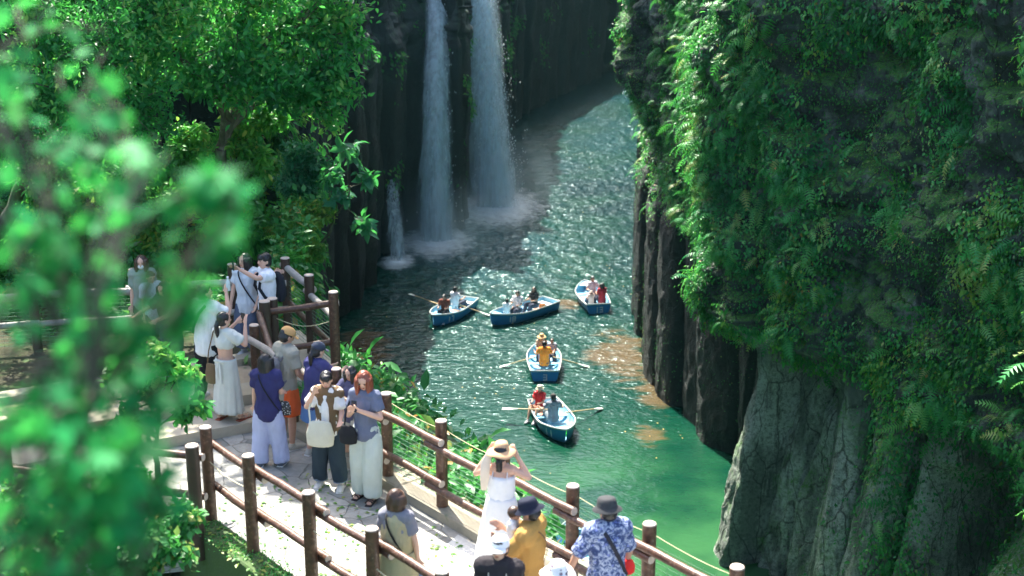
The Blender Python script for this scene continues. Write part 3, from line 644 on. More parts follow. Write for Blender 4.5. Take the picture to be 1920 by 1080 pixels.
# back fence of the terrace
fb=thing('terrace_fence',(-4.5,21.55,10.46),'weathered grey log fence closing the back of the terrace under the trees','fence')
bp=[(-3.62,21.75),(-4.42,21.6),(-5.9,21.3),(-7.4,21.0),(-8.9,20.7),(-10.4,20.4)]
for x,y in bp[1:]: post(fb,x,y,10.3,11.66,.075,'log_dark')
rail(fb,(-4.55,21.45,11.30),(-3.58,21.62,11.34),.05,'log_grey')
for k in range(1,5):
    (x0,y0),(x1,y1)=bp[k],bp[k+1]
    rail(fb,(x0+.25,y0-.1,11.40 if k==1 else 11.34),(x1-.1,y1-.1,11.36),.06,'log_grey')
for k in range(5):
    (x0,y0),(x1,y1)=bp[k],bp[k+1]; rail(fb,(x0+.1,y0-.1,10.9),(x1-.1,y1-.1,10.88),.05,'log_grey')
    netting(fb,(x0,y0+.06,0),(x1,y1+.06,0),10.5,11.3)
# near fence
fn=thing('wooden_fence',wl(1,2.3),'dark brown log fence on the mossy near edge of the walkway','fence')
npx=[(385,800),(465,853),(578,922),(697,990),(829,1070)]
NP=[at_z(px,py,ZD+1.22) for px,py in npx]; d=(NP[-1]-NP[1])/3; NP+= [NP[-1]+d*(k+1) for k in range(4)]
for p in NP: post(fn,p.x,p.y,9.9,ZD+1.22)
e=(NP[3]-NP[1]).normalized(); nrm=Vector((e.y,-e.x,0)); nrm=nrm if nrm.x<0 else -nrm
for k in range(len(NP)-1):
    a,b=NP[k],NP[k+1]; dd=(b-a).normalized()
    for hz in (.96,.42):
        o=-nrm*.115; j=(.04 if k%2 else -.02)
        rail(fn,Vector((a.x,a.y,ZD+hz+j))-dd*.12+o,Vector((b.x,b.y,ZD+hz+j))+dd*.17+o,.046)
    rope(fn,(a.x,a.y,ZD+.80),(b.x,b.y,ZD+.80),.006,.05)
p0=at_z(360,842,ZD+1.1); fr=thing('side_fence',(p0.x,p0.y,ZD),'short dark log fence turning left from the near fence, half hidden by leaves','fence')
q=[Vector((p0.x,p0.y,0))+Vector((-1.25,.42,0))*k for k in range(5)]
for p in q: post(fr,p.x,p.y,9.8,ZD+1.15,.08,'log_dark')
for k in range(4):
    for hz in(.95,.45): rail(fr,q[k]+Vector((.1,.1,ZD+hz)),q[k+1]+Vector((-.1,.1,ZD+hz)),.048)
# ------------------------------------------------------------ people
V3=Vector
def lerp(a,b,t): return a+(b-a)*t
class Fig:
    """a person: Empty at the feet, one continuous body mesh, hair and clothing as children. Local axes: +Y faces forward, +X the person's right."""
    def __init__(f,label,loc,yaw,H=1.62,skin='skin',sex='f',vox=.0085,lean=0,side=0,head=(0,0),arms=None,legs=None,sit=False,group=None,cat='person',build=1.0,feet=True):
        f.o=thing('person',tuple(loc),label,cat,R(yaw),group); f.H=H; k=H/1.65; f.k=k; f.vox=vox; f.skin=skin; f.b=build; f.sex=sex
        hipz=(.52*H if not sit else sit); f.hip=V3((0,0,hipz)); tl=.30*H
        ln=R(lean); sdv_=R(side); up=V3((math.sin(sdv_),math.sin(ln)*math.cos(sdv_),math.cos(ln)*math.cos(sdv_))); f.up=up
        f.chest=f.hip+up*tl*.62; f.sho=f.hip+up*tl; f.neck=f.hip+up*(tl+.035*k)
        hu=(up+V3((0,0,1))*.8).normalized(); f.headc=f.neck+hu*(.145*k)+V3((0,.018*k,0)); f.hu=hu
        hy,hp=head; f.hr=Euler((R(-hp),0,R(hy))).to_matrix()    # head yaw (left +), pitch down +
        sw=(.128 if sex=='f' else .150)*k*build
        f.SR=f.sho+V3((sw,0,-.015*k)); f.SL=f.sho+V3((-sw,0,-.015*k))
        da={'R':((.045,.0,-.27),(.06,.05,-.50)),'L':((-.045,.0,-.27),(-.06,.05,-.50))}
        if arms: da.update(arms)
        f.A={s:[(f.SR if s=='R' else f.SL),(f.SR if s=='R' else f.SL)+V3(da[s][0])*k,(f.SR if s=='R' else f.SL)+V3(da[s][1])*k] for s in 'RL'}
        hw=.088*k
        dl={'R':((.10,.02,.27*H),(.11,-.01,.045*H)),'L':((-.10,.02,.27*H),(-.11,-.01,.045*H))}
        if legs: dl.update(legs)
        f.Lg={s:[f.hip+V3((hw if s=='R' else -hw,0,-.03*k)),V3(dl[s][0]),V3(dl[s][1])] for s in 'RL'}
        f.footdir={'R':V3((.12,1,0)).normalized(),'L':V3((-.12,1,0)).normalized()}
        f.make_body()
    def torso(f,mb,e=0,low=-.05,neck=True,seg=14):
        k=f.k*f.b; u=f.up; w=1.0 if f.sex=='f' else 1.12; h=f.hip
        T=(f.sho-f.hip).length
        pts=[h+u*(low*k),h+u*.02*k,h+u*.13*k,h+u*T*.62,h+u*T*.86,h+u*(T-.005)]
        rx=[.138,.146,.112*w,.128*w,.132*w,.085*w]; ry=[.098,.105,.084,.100,.086,.055]
        mb.tube(pts,[(a)*k+e for a in rx],seg,side=(1,0,0),ry=[a*k+e for a in ry],round_=.5)
        for s in 'RL':
            p=f.A[s][0]; mb.tube([f.sho+V3((0,0,.0)),p],[.062*k+e,.058*k+e],10,round_=1)
    def make_body(f):
        k=f.k; mb=MB(); f.torso(mb)
        mb.tube([f.neck-f.hu*.06*k,f.neck+f.hu*.06*k],[.055*k,.050*k],10,round_=.5)
        hc=f.headc; Mh=f.hr
        mb.ell(hc+Mh@V3((0,0,.012*k)),(.074*k,.092*k,.100*k),Mh,16,12); mb.ell(hc+Mh@V3((0,.026*k,-.052*k)),(.055*k,.058*k,.062*k),Mh,14,10)
        mb.ell(hc+Mh@V3((0,.093*k,-.018*k)),(.013*k,.018*k,.024*k),Mh,8,6)
        for s in(-1,1): mb.ell(hc+Mh@V3((s*.076*k,-.004*k,-.010*k)),(.010*k,.020*k,.030*k),Mh,8,6)
        for s in 'RL':
            a,b,c=f.A[s]; d=(c-b).normalized()
            mb.tube([a,lerp(a,b,.5),b],[.050*k,.044*k,.036*k],10,round_=1); mb.tube([b,lerp(b,c,.4),c],[.037*k,.035*k,.024*k],10,round_=1)
            # hand: palm, four unequal curled fingers, thumb from the side of the palm
            side=(1 if s=='R' else -1); x=d.cross(V3((0,1,0.2))); x=x.normalized() if x.length>.1 else V3((1,0,0)); n=x.cross(d).normalized()
            pc=c+d*.045*k; mb.tube([c-d*.005*k,pc,c+d*.085*k],[.026*k,.038*k,.036*k],10,side=tuple(x),ry=[.018*k,.016*k,.013*k],round_=.6)
            for q,(off,L) in enumerate(((-.028,.058),(-.0095,.072),(.0095,.076),(.027,.066))):
                st=c+d*.082*k+x*off*k; m1=st+(d*.6+n*.12).normalized()*L*.55*k; m2=m1+(d*.75+n*.6).normalized()*L*.5*k
                mb.tube([st-d*.01*k,m1,m2],[.0095*k,.0085*k,.007*k],6,round_=1)
            tb=c+d*.025*k-x*side*-.028*k; mb.tube([tb,tb+(d*.7-x*side*-.7).normalized()*.035*k,tb+(d*.95-x*side*-.4+n*.3).normalized()*.062*k],[.012*k,.010*k,.008*k],6,round_=1)
            h,kn,an=f.Lg[s]
            mb.tube([h,lerp(h,kn,.5),kn],[.088*k,.073*k,.053*k],12,round_=1); mb.tube([kn,lerp(kn,an,.35),an],[.053*k,.054*k,.034*k],12,round_=1)
            fd=f.footdir[s]; mb.tube([an-V3((0,0,.022*k))-fd*.025*k,an-V3((0,0,.045*k))+fd*.07*k,an-V3((0,0,.055*k))+fd*.15*k],[.034*k,.038*k,.036*k],10,side=(1,0,0),ry=[.036*k,.026*k,.014*k],round_=.8)
        f.body=remeshed(mb,'body',f.vox,M[f.skin],f.o,smooth_it=1)
        fm=MB()
        for s in(-1,1): fm.ell(hc+Mh@V3((s*.030*k,.083*k,.006*k)),(.011*k,.007*k,.006*k),Mh,8,5)
        for s in(-1,1): fm.box(hc+Mh@V3((s*.030*k,.088*k,.026*k)),(.028*k,.006*k,.005*k),Mh)
        MouthM=fab((.38,.10,.08),rough=.5)
        fm.cur=1; fm.ell(hc+Mh@V3((0,.085*k,-.054*k)),(.022*k,.008*k,.006*k),Mh,8,5)
        o=fm.build('face_features',[M['hair_black'],MouthM],f.body,smooth=True); o['kind']='stuff'
    def shirt(f,col,sleeve=.55,low=-.10,e=.018,name='shirt',m=None,torso=True,wide=.0,crop=None,noise=.010):
        k=f.k; mb=MB()
        if torso: f.torso(mb,e+wide,low)
        for s in 'RL':
            a,b,c=f.A[s]
            if sleeve>0:
                end=lerp(a,b,min(1,sleeve)); mb.tube([a,end],[.056*k+e,.050*k+e*1.6],12,round_=.35)
                if sleeve>1: e2=lerp(b,c,sleeve-1); mb.tube([lerp(a,b,.8),b,e2],[.05*k+e,.046*k+e,.040*k+e],12,round_=.3)
        return remeshed(mb,name,.012,m or fab(col),f.o,noise=noise,nscale=11,seed=f.o.location.x*7,smooth_it=2)
    def trousers(f,col,length=1.0,wide=.03,name='trousers',m=None,noise=.011):
        k=f.k; mb=MB(); h=f.hip
        mb.tube([h+f.up*.075*k,h+V3((0,0,-.02*k)),h+V3((0,0,-.09*k))],[.142*k*f.b+.012,.168*k*f.b+.012,.150*k*f.b],16,side=(1,0,0),ry=[.106*k*f.b+.012,.118*k*f.b+.012,.105*k*f.b],round_=.5)
        for s in 'RL':
            a,b,c=f.Lg[s]
            if length<=.5: mb.tube([a,lerp(a,b,length*2)],[.092*k+.018,.082*k+.018+wide],14,round_=.25)
            else:
                e2=lerp(b,c,(length-.5)*2); mb.tube([a,lerp(a,b,.5),b,e2],[.092*k+.014,.082*k+.014+wide*.5,.058*k+.012+wide,.045*k+.014+wide*1.15],14,round_=.2)
        return remeshed(mb,name,.012,m or fab(col,wr=.35),f.o,noise=noise,nscale=8,seed=3,smooth_it=2)
    def skirt(f,col,top,bottom,r0,r1,name='skirt',m=None,folds=9,amp=.05,z0=None,dy=0,rip=0.):
        """draped ring cloth with folds and thickness, from height top to bottom"""
        k=f.k; n=64; rows=22; V=[];Fc=[]
        for j in range(rows+1):
            t=j/rows; z=top+(bottom-top)*t; r=r0+(r1-r0)*(t**.8); am=amp*t
            c=V3((f.hip.x,f.hip.y+dy*t,z))
            if z>f.hip.z: c=f.hip+f.up*((z-f.hip.z)/max(.2,f.up.z)); c.z=z
            for i in range(n):
                a=2*math.pi*i/n; rr=r*(1+am*math.sin(folds*a+1.3*math.sin(a*2)+t)+am*.5*math.sin(folds*2.3*a+t*3))
                V.append((c.x+math.cos(a)*rr,c.y+math.sin(a)*rr*.74,z+rip*math.sin(3*a)*t))
        for j in range(rows):
            for i in range(n): i2=(i+1)%n; Fc.append((j*n+i,(j+1)*n+i,(j+1)*n+i2,j*n+i2))
        me=np_mesh(name,V,np.array(Fc)[:,::-1],4); o=link(name,me,m or fab(col,wr=.3),f.o); KIDS.setdefault(f.o.name,[]).append(o)
        s=o.modifiers.new('thick','SOLIDIFY'); s.thickness=.006; return o
    def hair(f,col='hair_black',style='short',L=.2):
        k=f.k; hc=f.headc; Mh=f.hr; mb=MB()
        mb.ell(hc+Mh@V3((0,-.018*k,.030*k)),(.083*k,.094*k,.091*k),Mh,18,12)
        mb.ell(hc+Mh@V3((0,-.035*k,-.02*k)),(.083*k,.072*k,.080*k),Mh,16,10)
        if style in('short','fringe'):
            mb.ell(hc+Mh@V3((0,.040*k,.075*k)),(.066*k,.050*k,.032*k),Mh,14,8)
        if style=='fringe': mb.ell(hc+Mh@V3((0,.070*k,.050*k)),(.062*k,.030*k,.032*k),Mh,14,8)
        if style=='bob':
            for a in range(-7,8):
                an=R(a*18)+math.pi*1.5; x=math.cos(an)*.080*k; y=math.sin(an)*.082*k
                st=hc+Mh@V3((x,y,.03*k)); en=hc+Mh@V3((x*1.12,y*1.1-.01*k,0))+V3((0,0,-L*k)); mb.tube([st,lerp(st,en,.5),en],[.030*k,.034*k,.018*k],8,round_=1)
        if style in('tail','long'):
            st=hc+Mh@V3((0,-.095*k,-.01*k)); p=[st,st+V3((0,-.035,-.06))*k,st+V3((.0,-.03,-.16))*k,st+V3((0,-.005,-.16-L))*k]
            mb.tube(p,[.028*k,.036*k,.034*k,.010*k],10,round_=1)
        return remeshed(mb,'hair',.0085,M[col],f.o,noise=.004,nscale=30,seed=5,smooth_it=1)
    def shoes(f,col,kind='shoe',sole=(.7,.7,.68)):
        k=f.k
        for s in 'RL':
            an=f.Lg[s][2]; fd=f.footdir[s]; mb=MB(); z=an-V3((0,0,.05*k)); ang=math.atan2(-fd.x,fd.y); E=Euler((0,0,ang))
            if kind=='shoe':
                mb.tube([z-fd*.035*k+V3((0,0,.008*k)),z+fd*.05*k+V3((0,0,.004*k)),z+fd*.165*k-V3((0,0,.008*k))],[.046*k,.052*k,.044*k],12,side=(1,0,0),ry=[.046*k,.040*k,.026*k],round_=.9)
                mb.tube([z,an+V3((0,0,.01*k))],[.046*k,.045*k],12,round_=.3)
            else:
                for q in(.03,.10,.145): mb.tube([z+fd*q*k+E.to_matrix()@V3((math.cos(a)*.046*k,0,math.sin(a)*.036*k)) for a in [math.pi*i/8 for i in range(9)]],.009*k,6)
                mb.tube([an+E.to_matrix()@V3((math.cos(a)*.044*k,math.sin(a)*.044*k,-.01*k)) for a in [2*math.pi*i/12 for i in range(13)]],.007*k,6)
            o=mb.build('shoe',fab(col),f.o,smooth=True)
            sb=MB(); sb.box(V3((z.x,z.y,an.z-.074*k))+fd*.058*k,(.092*k,.27*k,.020*k),E,bev=.008); sb.build('sole',fab(sole),o)
    def hat(f,col,kind='bucket',band=None,m=None):
        k=f.k; Mh=f.hr; c=f.headc+Mh@V3((0,-.006*k,.045*k)); n=32; prof={'bucket':[(.0,.088),(.055,.086),(.080,.072),(.100,.010),(.100,.160),(.0,.0)],}
        mb=MB()
        def lathe(pr,sy=1.12,wob=0):
            vs=[];fs=[]
            for (r,z) in pr:
                for i in range(n):
                    a=2*math.pi*i/n; vs.append(c+Mh@V3((math.cos(a)*r*k,math.sin(a)*r*sy*k,(z+wob*math.sin(a*3+1)*(r>.13)*.5)*k)))
            for j in range(len(pr)-1):
                for i in range(n): i2=(i+1)%n; fs.append((j*n+i,j*n+i2,(j+1)*n+i2,(j+1)*n+i))
            mb.add(vs,fs)
        if kind=='bucket': lathe([(.001,.088),(.05,.087),(.078,.078),(.088,.045),(.095,.005),(.100,-.004),(.135,-.030),(.137,-.034),(.133,-.034),(.094,-.012)])
        if kind=='straw': lathe([(.001,.105),(.045,.102),(.075,.088),(.090,.05),(.098,.005),(.115,-.004),(.165,-.022),(.185,-.045),(.186,-.050),(.160,-.032),(.094,-.010)],wob=.03)
        if kind=='cap':
            lathe([(.001,.082),(.04,.079),(.072,.060),(.090,.025),(.093,-.015),(.089,-.018)]); 
            vs=[];fs=[]
            for z in (0,-.006):
                for j in range(5):
                    for i in range(13):
                        a=R(-62+124*i/12); rr=.090+.070*j/4*math.cos(a*1.15); vs.append(c+Mh@V3((math.sin(a)*(.090+.004*j)*k,(math.cos(a)*.098+ .070*j/4*math.cos(a)**.6)*k,(-.008-.012*(j/4)**2-.012*abs(math.sin(a))*j/4+z)*k)))
            for z in(0,65):
                for j in range(4):
                    for i in range(12): q=(z+j*13+i,z+j*13+i+1,z+(j+1)*13+i+1,z+(j+1)*13+i); fs.append(q if z else q[::-1])
            mb.add(vs,fs)
        o=mb.build('hat',m or fab(col),f.o,smooth=True)
        if band: 
            b=MB(); b.tube([c+Mh@V3((math.cos(a)*.096*k,math.sin(a)*.107*k,.012*k)) for a in [2*math.pi*i/24 for i in range(25)]],.0045*k,6,ry=.016*k,side=(0,0,1)); b.build('hat_band',fab(band),o,smooth=True)
        return o
    def strap(f,col,a,b,r=.012,name='strap',e=.030,both=True,w=1):
        """strap lying on the torso from local point a over to b, front and back"""
        pts=[V3(p) for p in a]; mb=MB(); mb.tube(pts,r*.35,8,ry=r,side=(0,1,0)); return mb.build(name,fab(col),f.o,smooth=True)
    def diag(f,col,sh='L',r=.013,low=-.02):
        """cross-body strap, a loop round the torso from one shoulder to the other hip"""
        k=f.k; s=-1 if sh=='L' else 1; T=(f.sho-f.hip).length; w=1.0 if f.sex=='f' else 1.12; pts=[]
        top=f.hip+f.up*(T+.035*k)+V3((s*.085*k,0,0)); lowp=f.hip+f.up*low+V3((-s*.185*k*f.b,0,0))
        for i in range(25):
            a=2*math.pi*i/24; t=(1-math.cos(a))/2; c=lerp(top,lowp,t); depth=(.030+ (.118*w if t>.12 else .07)*math.sin(math.pi*min(1,max(.0,t))**.55 if t<1 else 0))*k*f.b+.012
            depth=((.045+.10*math.sin(math.pi*t**.6))*k)*f.b+.018*(0<t<1)
            pts.append(c+V3((0,math.sin(a)/abs(math.sin(a))*depth if abs(math.sin(a))>1e-6 else 0,0)))
        mb=MB(); mb.tube(pts,r*.4,8,ry=r,side=(0,1,0)); return mb.build('strap',fab(col),f.o,smooth=True)
    def W(f,p): # world point of local
        return f.o.location+Matrix.Rotation(f.o.rotation_euler.z,3,'Z')@V3(p)
def foot_at(px,py,z): return at_z(px,py,z)
def head_at(px,py,zfloor,H): p=at_z(px,py,zfloor+H); return V3((p.x,p.y,zfloor))
MESHC={}
def bag_obj(name,label,cat,loc,rz,build,group=None):
    t=thing(name,tuple(loc),label,cat,rz,group); build(t); return t
# P1 couple taking a selfie at the lookout post
p=head_at(497,474,10.46,1.70)
f=Fig('young man in a white tee holding a phone out for a selfie',p,118,1.70,sex='m',head=(10,0),arms={'L':((-.10,.22,.02),(.0,.44,.16)),'R':((.05,.0,-.27),(.05,.10,-.50))})
f.shirt((.78,.80,.84),.6,low=-.16,wide=.012); f.trousers((.03,.035,.045),.95,.02); f.hair('hair_black','fringe'); f.shoes((.7,.7,.7))
ph=f.W(f.A['L'][2]+V3((0,.09,.07))); P1=f
def phone(loc,label,rz=0,col=(.02,.02,.025)):
    def b(t):
        mb=MB(); mb.box((0,0,0),(.074,.009,.15),bev=.004); mb.build('case',plain('phone_case',col,.3),t); s=MB(); s.box((0,.006,0),(.066,.003,.138)); s.build('screen',plain('phone_screen',(.02,.03,.05),.1),t); s=MB(); s.box((.018,-.006,.05),(.024,.004,.03),bev=.001); s.build('camera_lens',M['hair_black'],t)
    return bag_obj('phone',label,'phone',loc,rz,b)
phone(ph,'phone held out by the young man taking a selfie',R(118))
def backpack(fg,label,col,scale=1,front=False):
    k=fg.k*scale; y=(-.185 if not front else .185)*k; loc=fg.W(fg.hip+fg.up*.10*k+V3((0,0,0)))
    t=thing('backpack',tuple(loc),label,'backpack',fg.o.rotation_euler.z)
    mb=MB(); mb.tube([(0,y,-.02*k),(0,y*1.08,.12*k),(0,y,.30*k),(0,y*.9,.36*k)],[.135*k,.145*k,.13*k,.08*k],16,side=(1,0,0),ry=[.075*k,.085*k,.07*k,.04*k],round_=.6); remeshed(mb,'pack_body',.012,fab(col),t,noise=.004)
    q=MB(); q.tube([(0,y*1.38,.02*k),(0,y*1.40,.13*k)],[.095*k,.09*k],12,side=(1,0,0),ry=[.03*k,.03*k],round_=.6); q.build('front_pocket',fab(tuple(c*.8 for c in col)),t,smooth=True)
    for s in(-1,1):
        q=MB(); q.tube([(s*.085*k,y*.75,.33*k),(s*.088*k,-.02*k,.415*k),(s*.09*k,-y*.62,.36*k),(s*.105*k,-y*.80,.20*k),(s*.14*k,-y*.4,.06*k),(s*.13*k,y*.7,.0)],.008*k,8,ry=.024*k,side=(1,0,0)); q.build('shoulder_strap',fab(col),t,smooth=True)
    return t
backpack(P1,'black backpack worn by the young man taking a selfie',(.02,.022,.03))
p2=P1.o.location+V3((-.36,.28,0))
f=Fig('young woman in a pale shirt leaning in behind the man taking a selfie',p2,165,1.62,head=(-20,0),arms={'L':((-.12,.12,.02),(-.34,-.02,.03)),'R':((.08,.02,-.26),(.10,.10,-.48))})
f.shirt((.62,.68,.72),.6,low=-.14,wide=.02); f.trousers((.10,.13,.20),.9,.05); f.hair('hair_black','bob',.18); f.shoes((.6,.6,.6)); f.diag((.02,.02,.03),'R')
# P2 man photographing, back to us
p=foot_at(395,748,10.40); p.z=10.40
f=Fig('man in white tee and black trousers raising a bottle on the upper step',p,-25,1.70,sex='m',head=(-35,-5),arms={'R':((.13,.15,-.10),(.02,.27,.14)),'L':((-.05,.03,-.27),(-.05,.12,-.48))},legs={'R':((.09,.06,.46),(.12,.05,.08)),'L':((-.10,.0,.46),(-.14,-.04,.08))})
f.shirt((.74,.77,.76),.75,low=-.16,wide=.025); f.trousers((.018,.02,.022),1.0,.015); f.hair('hair_black','short'); f.shoes((.75,.75,.75)); f.diag((.03,.09,.06),'R',.022,.10)
def bottle(t):
    mb=MB(); mb.tube([(0,0,0),(0,0,.012),(0,0,.13),(0,0,.165),(0,0,.19)],[.028,.032,.031,.014,.013],14); mb.build('bottle_body',plain('clear_plastic',(.6,.68,.66),.12),t,smooth=40); c=MB(); c.tube([(0,0,.19),(0,0,.205)],.016,12); c.build('cap',plain('bottle_cap',(.8,.8,.82),.4),t)
b=bag_obj('drink_bottle','clear drink bottle raised by the man in the white tee','bottle',f.W(f.A['R'][2]+V3((0,.05,.02))),0,bottle)
# P3 woman in cream dress
p=foot_at(430,787,10.25)
f=Fig('woman in a long cream open-back dress taking a photo on the lower step',p,-30,1.58,head=(-30,0),arms={'R':((.15,.12,-.17),(.06,.25,.09)),'L':((-.09,.14,-.17),(.13,.27,.08))},feet=True,legs={'R':((.10,.06,.43),(.15,.08,.075)),'L':((-.09,.0,.43),(-.13,-.04,.075))})
cr=(.60,.62,.56)
mb=MB(); k=f.k; mb.tube([f.chest-f.up*.02,f.chest+f.up*.06,f.sho-f.up*.01],[.148*k,.165*k,.12*k],14,side=(1,0,0),ry=[.118*k,.115*k,.075*k],round_=.4)
for s in 'RL':
    a,b_,c_=f.A[s]; mb.tube([f.sho,a,lerp(a,b_,.62)],[.07*k,.078*k,.088*k],12,round_=.4)
remeshed(mb,'dress_top',.012,fab(cr),f.o,noise=.007)
f.skirt(cr,f.hip.z+.10,.135,.150,.225,'dress_skirt',folds=7,amp=.06)
bw=MB()
for dx,l in((-.03,.20),(.03,.26)): bw.tube([V3((0,-.13,f.hip.z+.07)),V3((dx,-.165,f.hip.z-.02)),V3((dx*1.4,-.165,f.hip.z+.02-l))],[.008,.018,.014],8,ry=[.005,.005,.004],side=(1,0,0))
for dx in(-1,1): bw.ell((dx*.045,-.145,f.hip.z+.085),(.045,.012,.022))
bw.build('dress_bow',fab(cr),f.o,smooth=True)
f.hair('hair_black','tail',.13); f.shoes((.45,.32,.22),'sandal',(.34,.10,.06)); P3=f
phone(f.W((f.A['R'][2]+f.A['L'][2])/2+V3((0,.05,.06))),'phone raised by the woman in the cream dress',f.o.rotation_euler.z)
def shoulder_bag(label,loc,rz,w,h,d,col,m=None,strap=None,name='handbag',scol=None,cat='bag'):
    t=thing(name,tuple(loc),label,cat,rz)
    mb=MB(); mb.tube([(0,0,0),(0,0,h*.5),(0,0,h)],[w*.48,w*.5,w*.38],16,side=(1,0,0),ry=[d*.5,d*.5,d*.22],round_=.5); remeshed(mb,'bag_body',.011,m or fab(col),t,noise=.004)
    if strap:
        q=MB(); q.tube([V3(p) for p in strap],.005,8,ry=.011,side=(0,1,0)); q.build('bag_strap',fab(scol or col),t,smooth=True)
    q=MB(); q.tube([(-w*.36,0,h*.93),(0,-.004,h*.96),(w*.36,0,h*.93)],.006,6); q.build('zip',plain('zip_metal',(.4,.36,.25),.3,1),t); return t
l=P3.W(V3((-.19,-.10,P3.hip.z-.26)))
shoulder_bag('brown woven bag hanging at the side of the woman in the cream dress',l,P3.o.rotation_euler.z,.20,.26,.09,(.16,.11,.06),strap=[(-.06,0,.24),(-.02,0,.45),(.06,.03,.74),(.09,.10,.80),(.05,.17,.62)])
# P4 woman navy tee, pale blue wide trousers
p=foot_at(508,872,ZD)
f=Fig('woman in a navy tee and pale blue wide trousers with dark bobbed hair',p,-8,1.55,head=(-20,4),arms={'L':((-.06,.02,-.25),(-.08,.04,-.47)),'R':((.06,.04,-.25),(.02,.22,-.32))},legs={'R':((.10,.03,.42),(.14,.02,.07)),'L':((-.11,.0,.42),(-.13,-.04,.07))})
f.shirt((.035,.035,.12),.62,low=-.12,wide=.022); f.trousers((.42,.46,.66),1.0,.045); f.hair('hair_black','bob',.17); f.shoes((.10,.12,.16)); f.diag((.015,.015,.02),'L',.010)
def f_check(a,b,s):
    def g(nt,N):
        v=N('TexVoronoi',i_Vector=N('TexCoord').outputs['Object'],i_Scale=s); return N('BsdfPrincipled',i_Base_Color=ramp(nt,v.outputs['Distance'],[(.3,a),(.36,b)]),i_Roughness=.6).outputs[0]
    return g
M['pattern']=mat('patterned_pouch',f_check((.6,.6,.58),(.03,.03,.03),42))
shoulder_bag('black and white patterned pouch at the hip of the woman in blue trousers',f.W(V3((.20,.08,f.hip.z-.10))),f.o.rotation_euler.z,.17,.17,.08,(.1,.1,.1),m=M['pattern'],name='pouch')
# P5 man with cap, backpack, orange shorts, tele lens
p=foot_at(541,838,ZD)
f=Fig('man in a tan cap, khaki tee and orange shorts looking over the rail',p,-48,1.70,sex='m',skin='skin_tan',head=(-10,28),lean=4,arms={'R':((.07,.03,-.27),(.05,.20,-.44)),'L':((-.06,.08,-.26),(-.03,.26,-.36))})
f.shirt((.34,.33,.27),.68,low=-.14,wide=.018); f.trousers((.75,.13,.035),.42,.03,name='shorts'); f.hair('hair_black','short'); f.hat((.52,.31,.13),'cap'); f.shoes((.45,.42,.35)); P5=f
backpack(f,'grey backpack worn by the man in the tan cap',(.16,.16,.17),.9)
def camera_b(t):
    mb=MB(); mb.box((0,0,0),(.14,.07,.10),bev=.012); mb.box((0,0,.065),(.05,.05,.035),bev=.008); mb.build('camera_body',plain('camera_black',(.02,.02,.02),.4),t,smooth=30)
    l=MB(); l.tube([(0,.03,0),(0,.10,-.0),(0,.105,0),(0,.21,0),(0,.215,0),(0,.25,0)],[.036,.036,.042,.044,.052,.052],18); l.build('white_lens',plain('lens_white',(.72,.72,.68),.35),t,smooth=30)
    l=MB(); l.tube([(0,.12,0),(0,.15,0)],.0455,18); l.build('focus_ring',plain('rubber',(.02,.02,.02),.6),t)
t=bag_obj('camera','black camera with white telephoto lens held by the man in the tan cap','camera',P5.W(P5.A['R'][2]+V3((0,.06,-.12))),P5.o.rotation_euler.z+R(60),camera_b); t.rotation_euler=(R(-50),0,P5.o.rotation_euler.z+R(30))
# P6 woman, navy tee, denim shorts, ponytail at the rail
p=foot_at(592,855,ZD)
f=Fig('woman in a navy tee and denim skirt with ponytail leaning on the rail',p,-40,1.58,head=(-10,15),lean=10,arms={'L':((-.10,.16,-.17),(-.02,.36,-.16)),'R':((.08,.17,-.17),(.0,.36,-.16))})
f.shirt((.05,.05,.15),.62,low=-.10,wide=.02); f.hair('hair_black','tail',.12); f.hat((.04,.05,.08),'cap'); f.skirt((.10,.20,.42),f.hip.z+.06,f.hip.z-.30,.150,.195,'denim_skirt',folds=5,amp=.04); f.shoes((.45,.45,.42))
# P7 woman in brown vest
p=foot_at(620,910,ZD)
f=Fig('woman in a brown vest and dark turned-up jeans rubbing her eye',p,172,1.55,head=(10,18),arms={'R':((.13,.10,-.17),(.0,.19,.065)),'L':((-.08,.05,-.24),(-.10,.22,-.30))},legs={'R':((.11,.03,.42),(.13,.0,.07)),'L':((-.11,.05,.42),(-.15,.05,.07))})
f.shirt((.74,.74,.72),.75,low=-.12,wide=.02)
mb=MB(); k=f.k; T=(f.sho-f.hip).length
f.torso(mb,.044,-.07); v=remeshed(mb,'vest',.012,fab((.15,.10,.055)),f.o,noise=.006)
mb=MB(); mb.tube([f.hip+V3((0,.125*k,-.02)),f.chest+V3((0,.135*k,0)),f.sho+V3((0,.085*k,-.02))],[.05*k,.055*k,.045*k],10,ry=[.04*k,.04*k,.03*k],side=(1,0,0),round_=.5); remeshed(mb,'shirt_front',.011,fab((.74,.74,.72)),f.o,noise=.004)
f.trousers((.025,.04,.055),.93,.035); f.hair('hair_black','fringe'); f.shoes((.62,.60,.56)); P7=f
for s in 'RL':
    a,b_,c_=f.Lg[s]; q=MB(); e_=lerp(b_,c_,.80); e2=lerp(b_,c_,.93); q.tube([e_,e2],[.098*k,.100*k],16); q.build('jean_cuff',fab((.16,.21,.28)),f.o,smooth=40)
shoulder_bag('cream cloth tote bag slung in front of the woman in the brown vest',f.W(V3((.05,.205,f.hip.z-.16))),f.o.rotation_euler.z,.36,.30,.12,(.62,.60,.48),strap=[(.12,0,.26),(.14,-.03,.45),(.10,-.12,.62),(.06,-.20,.66)],name='tote_bag')
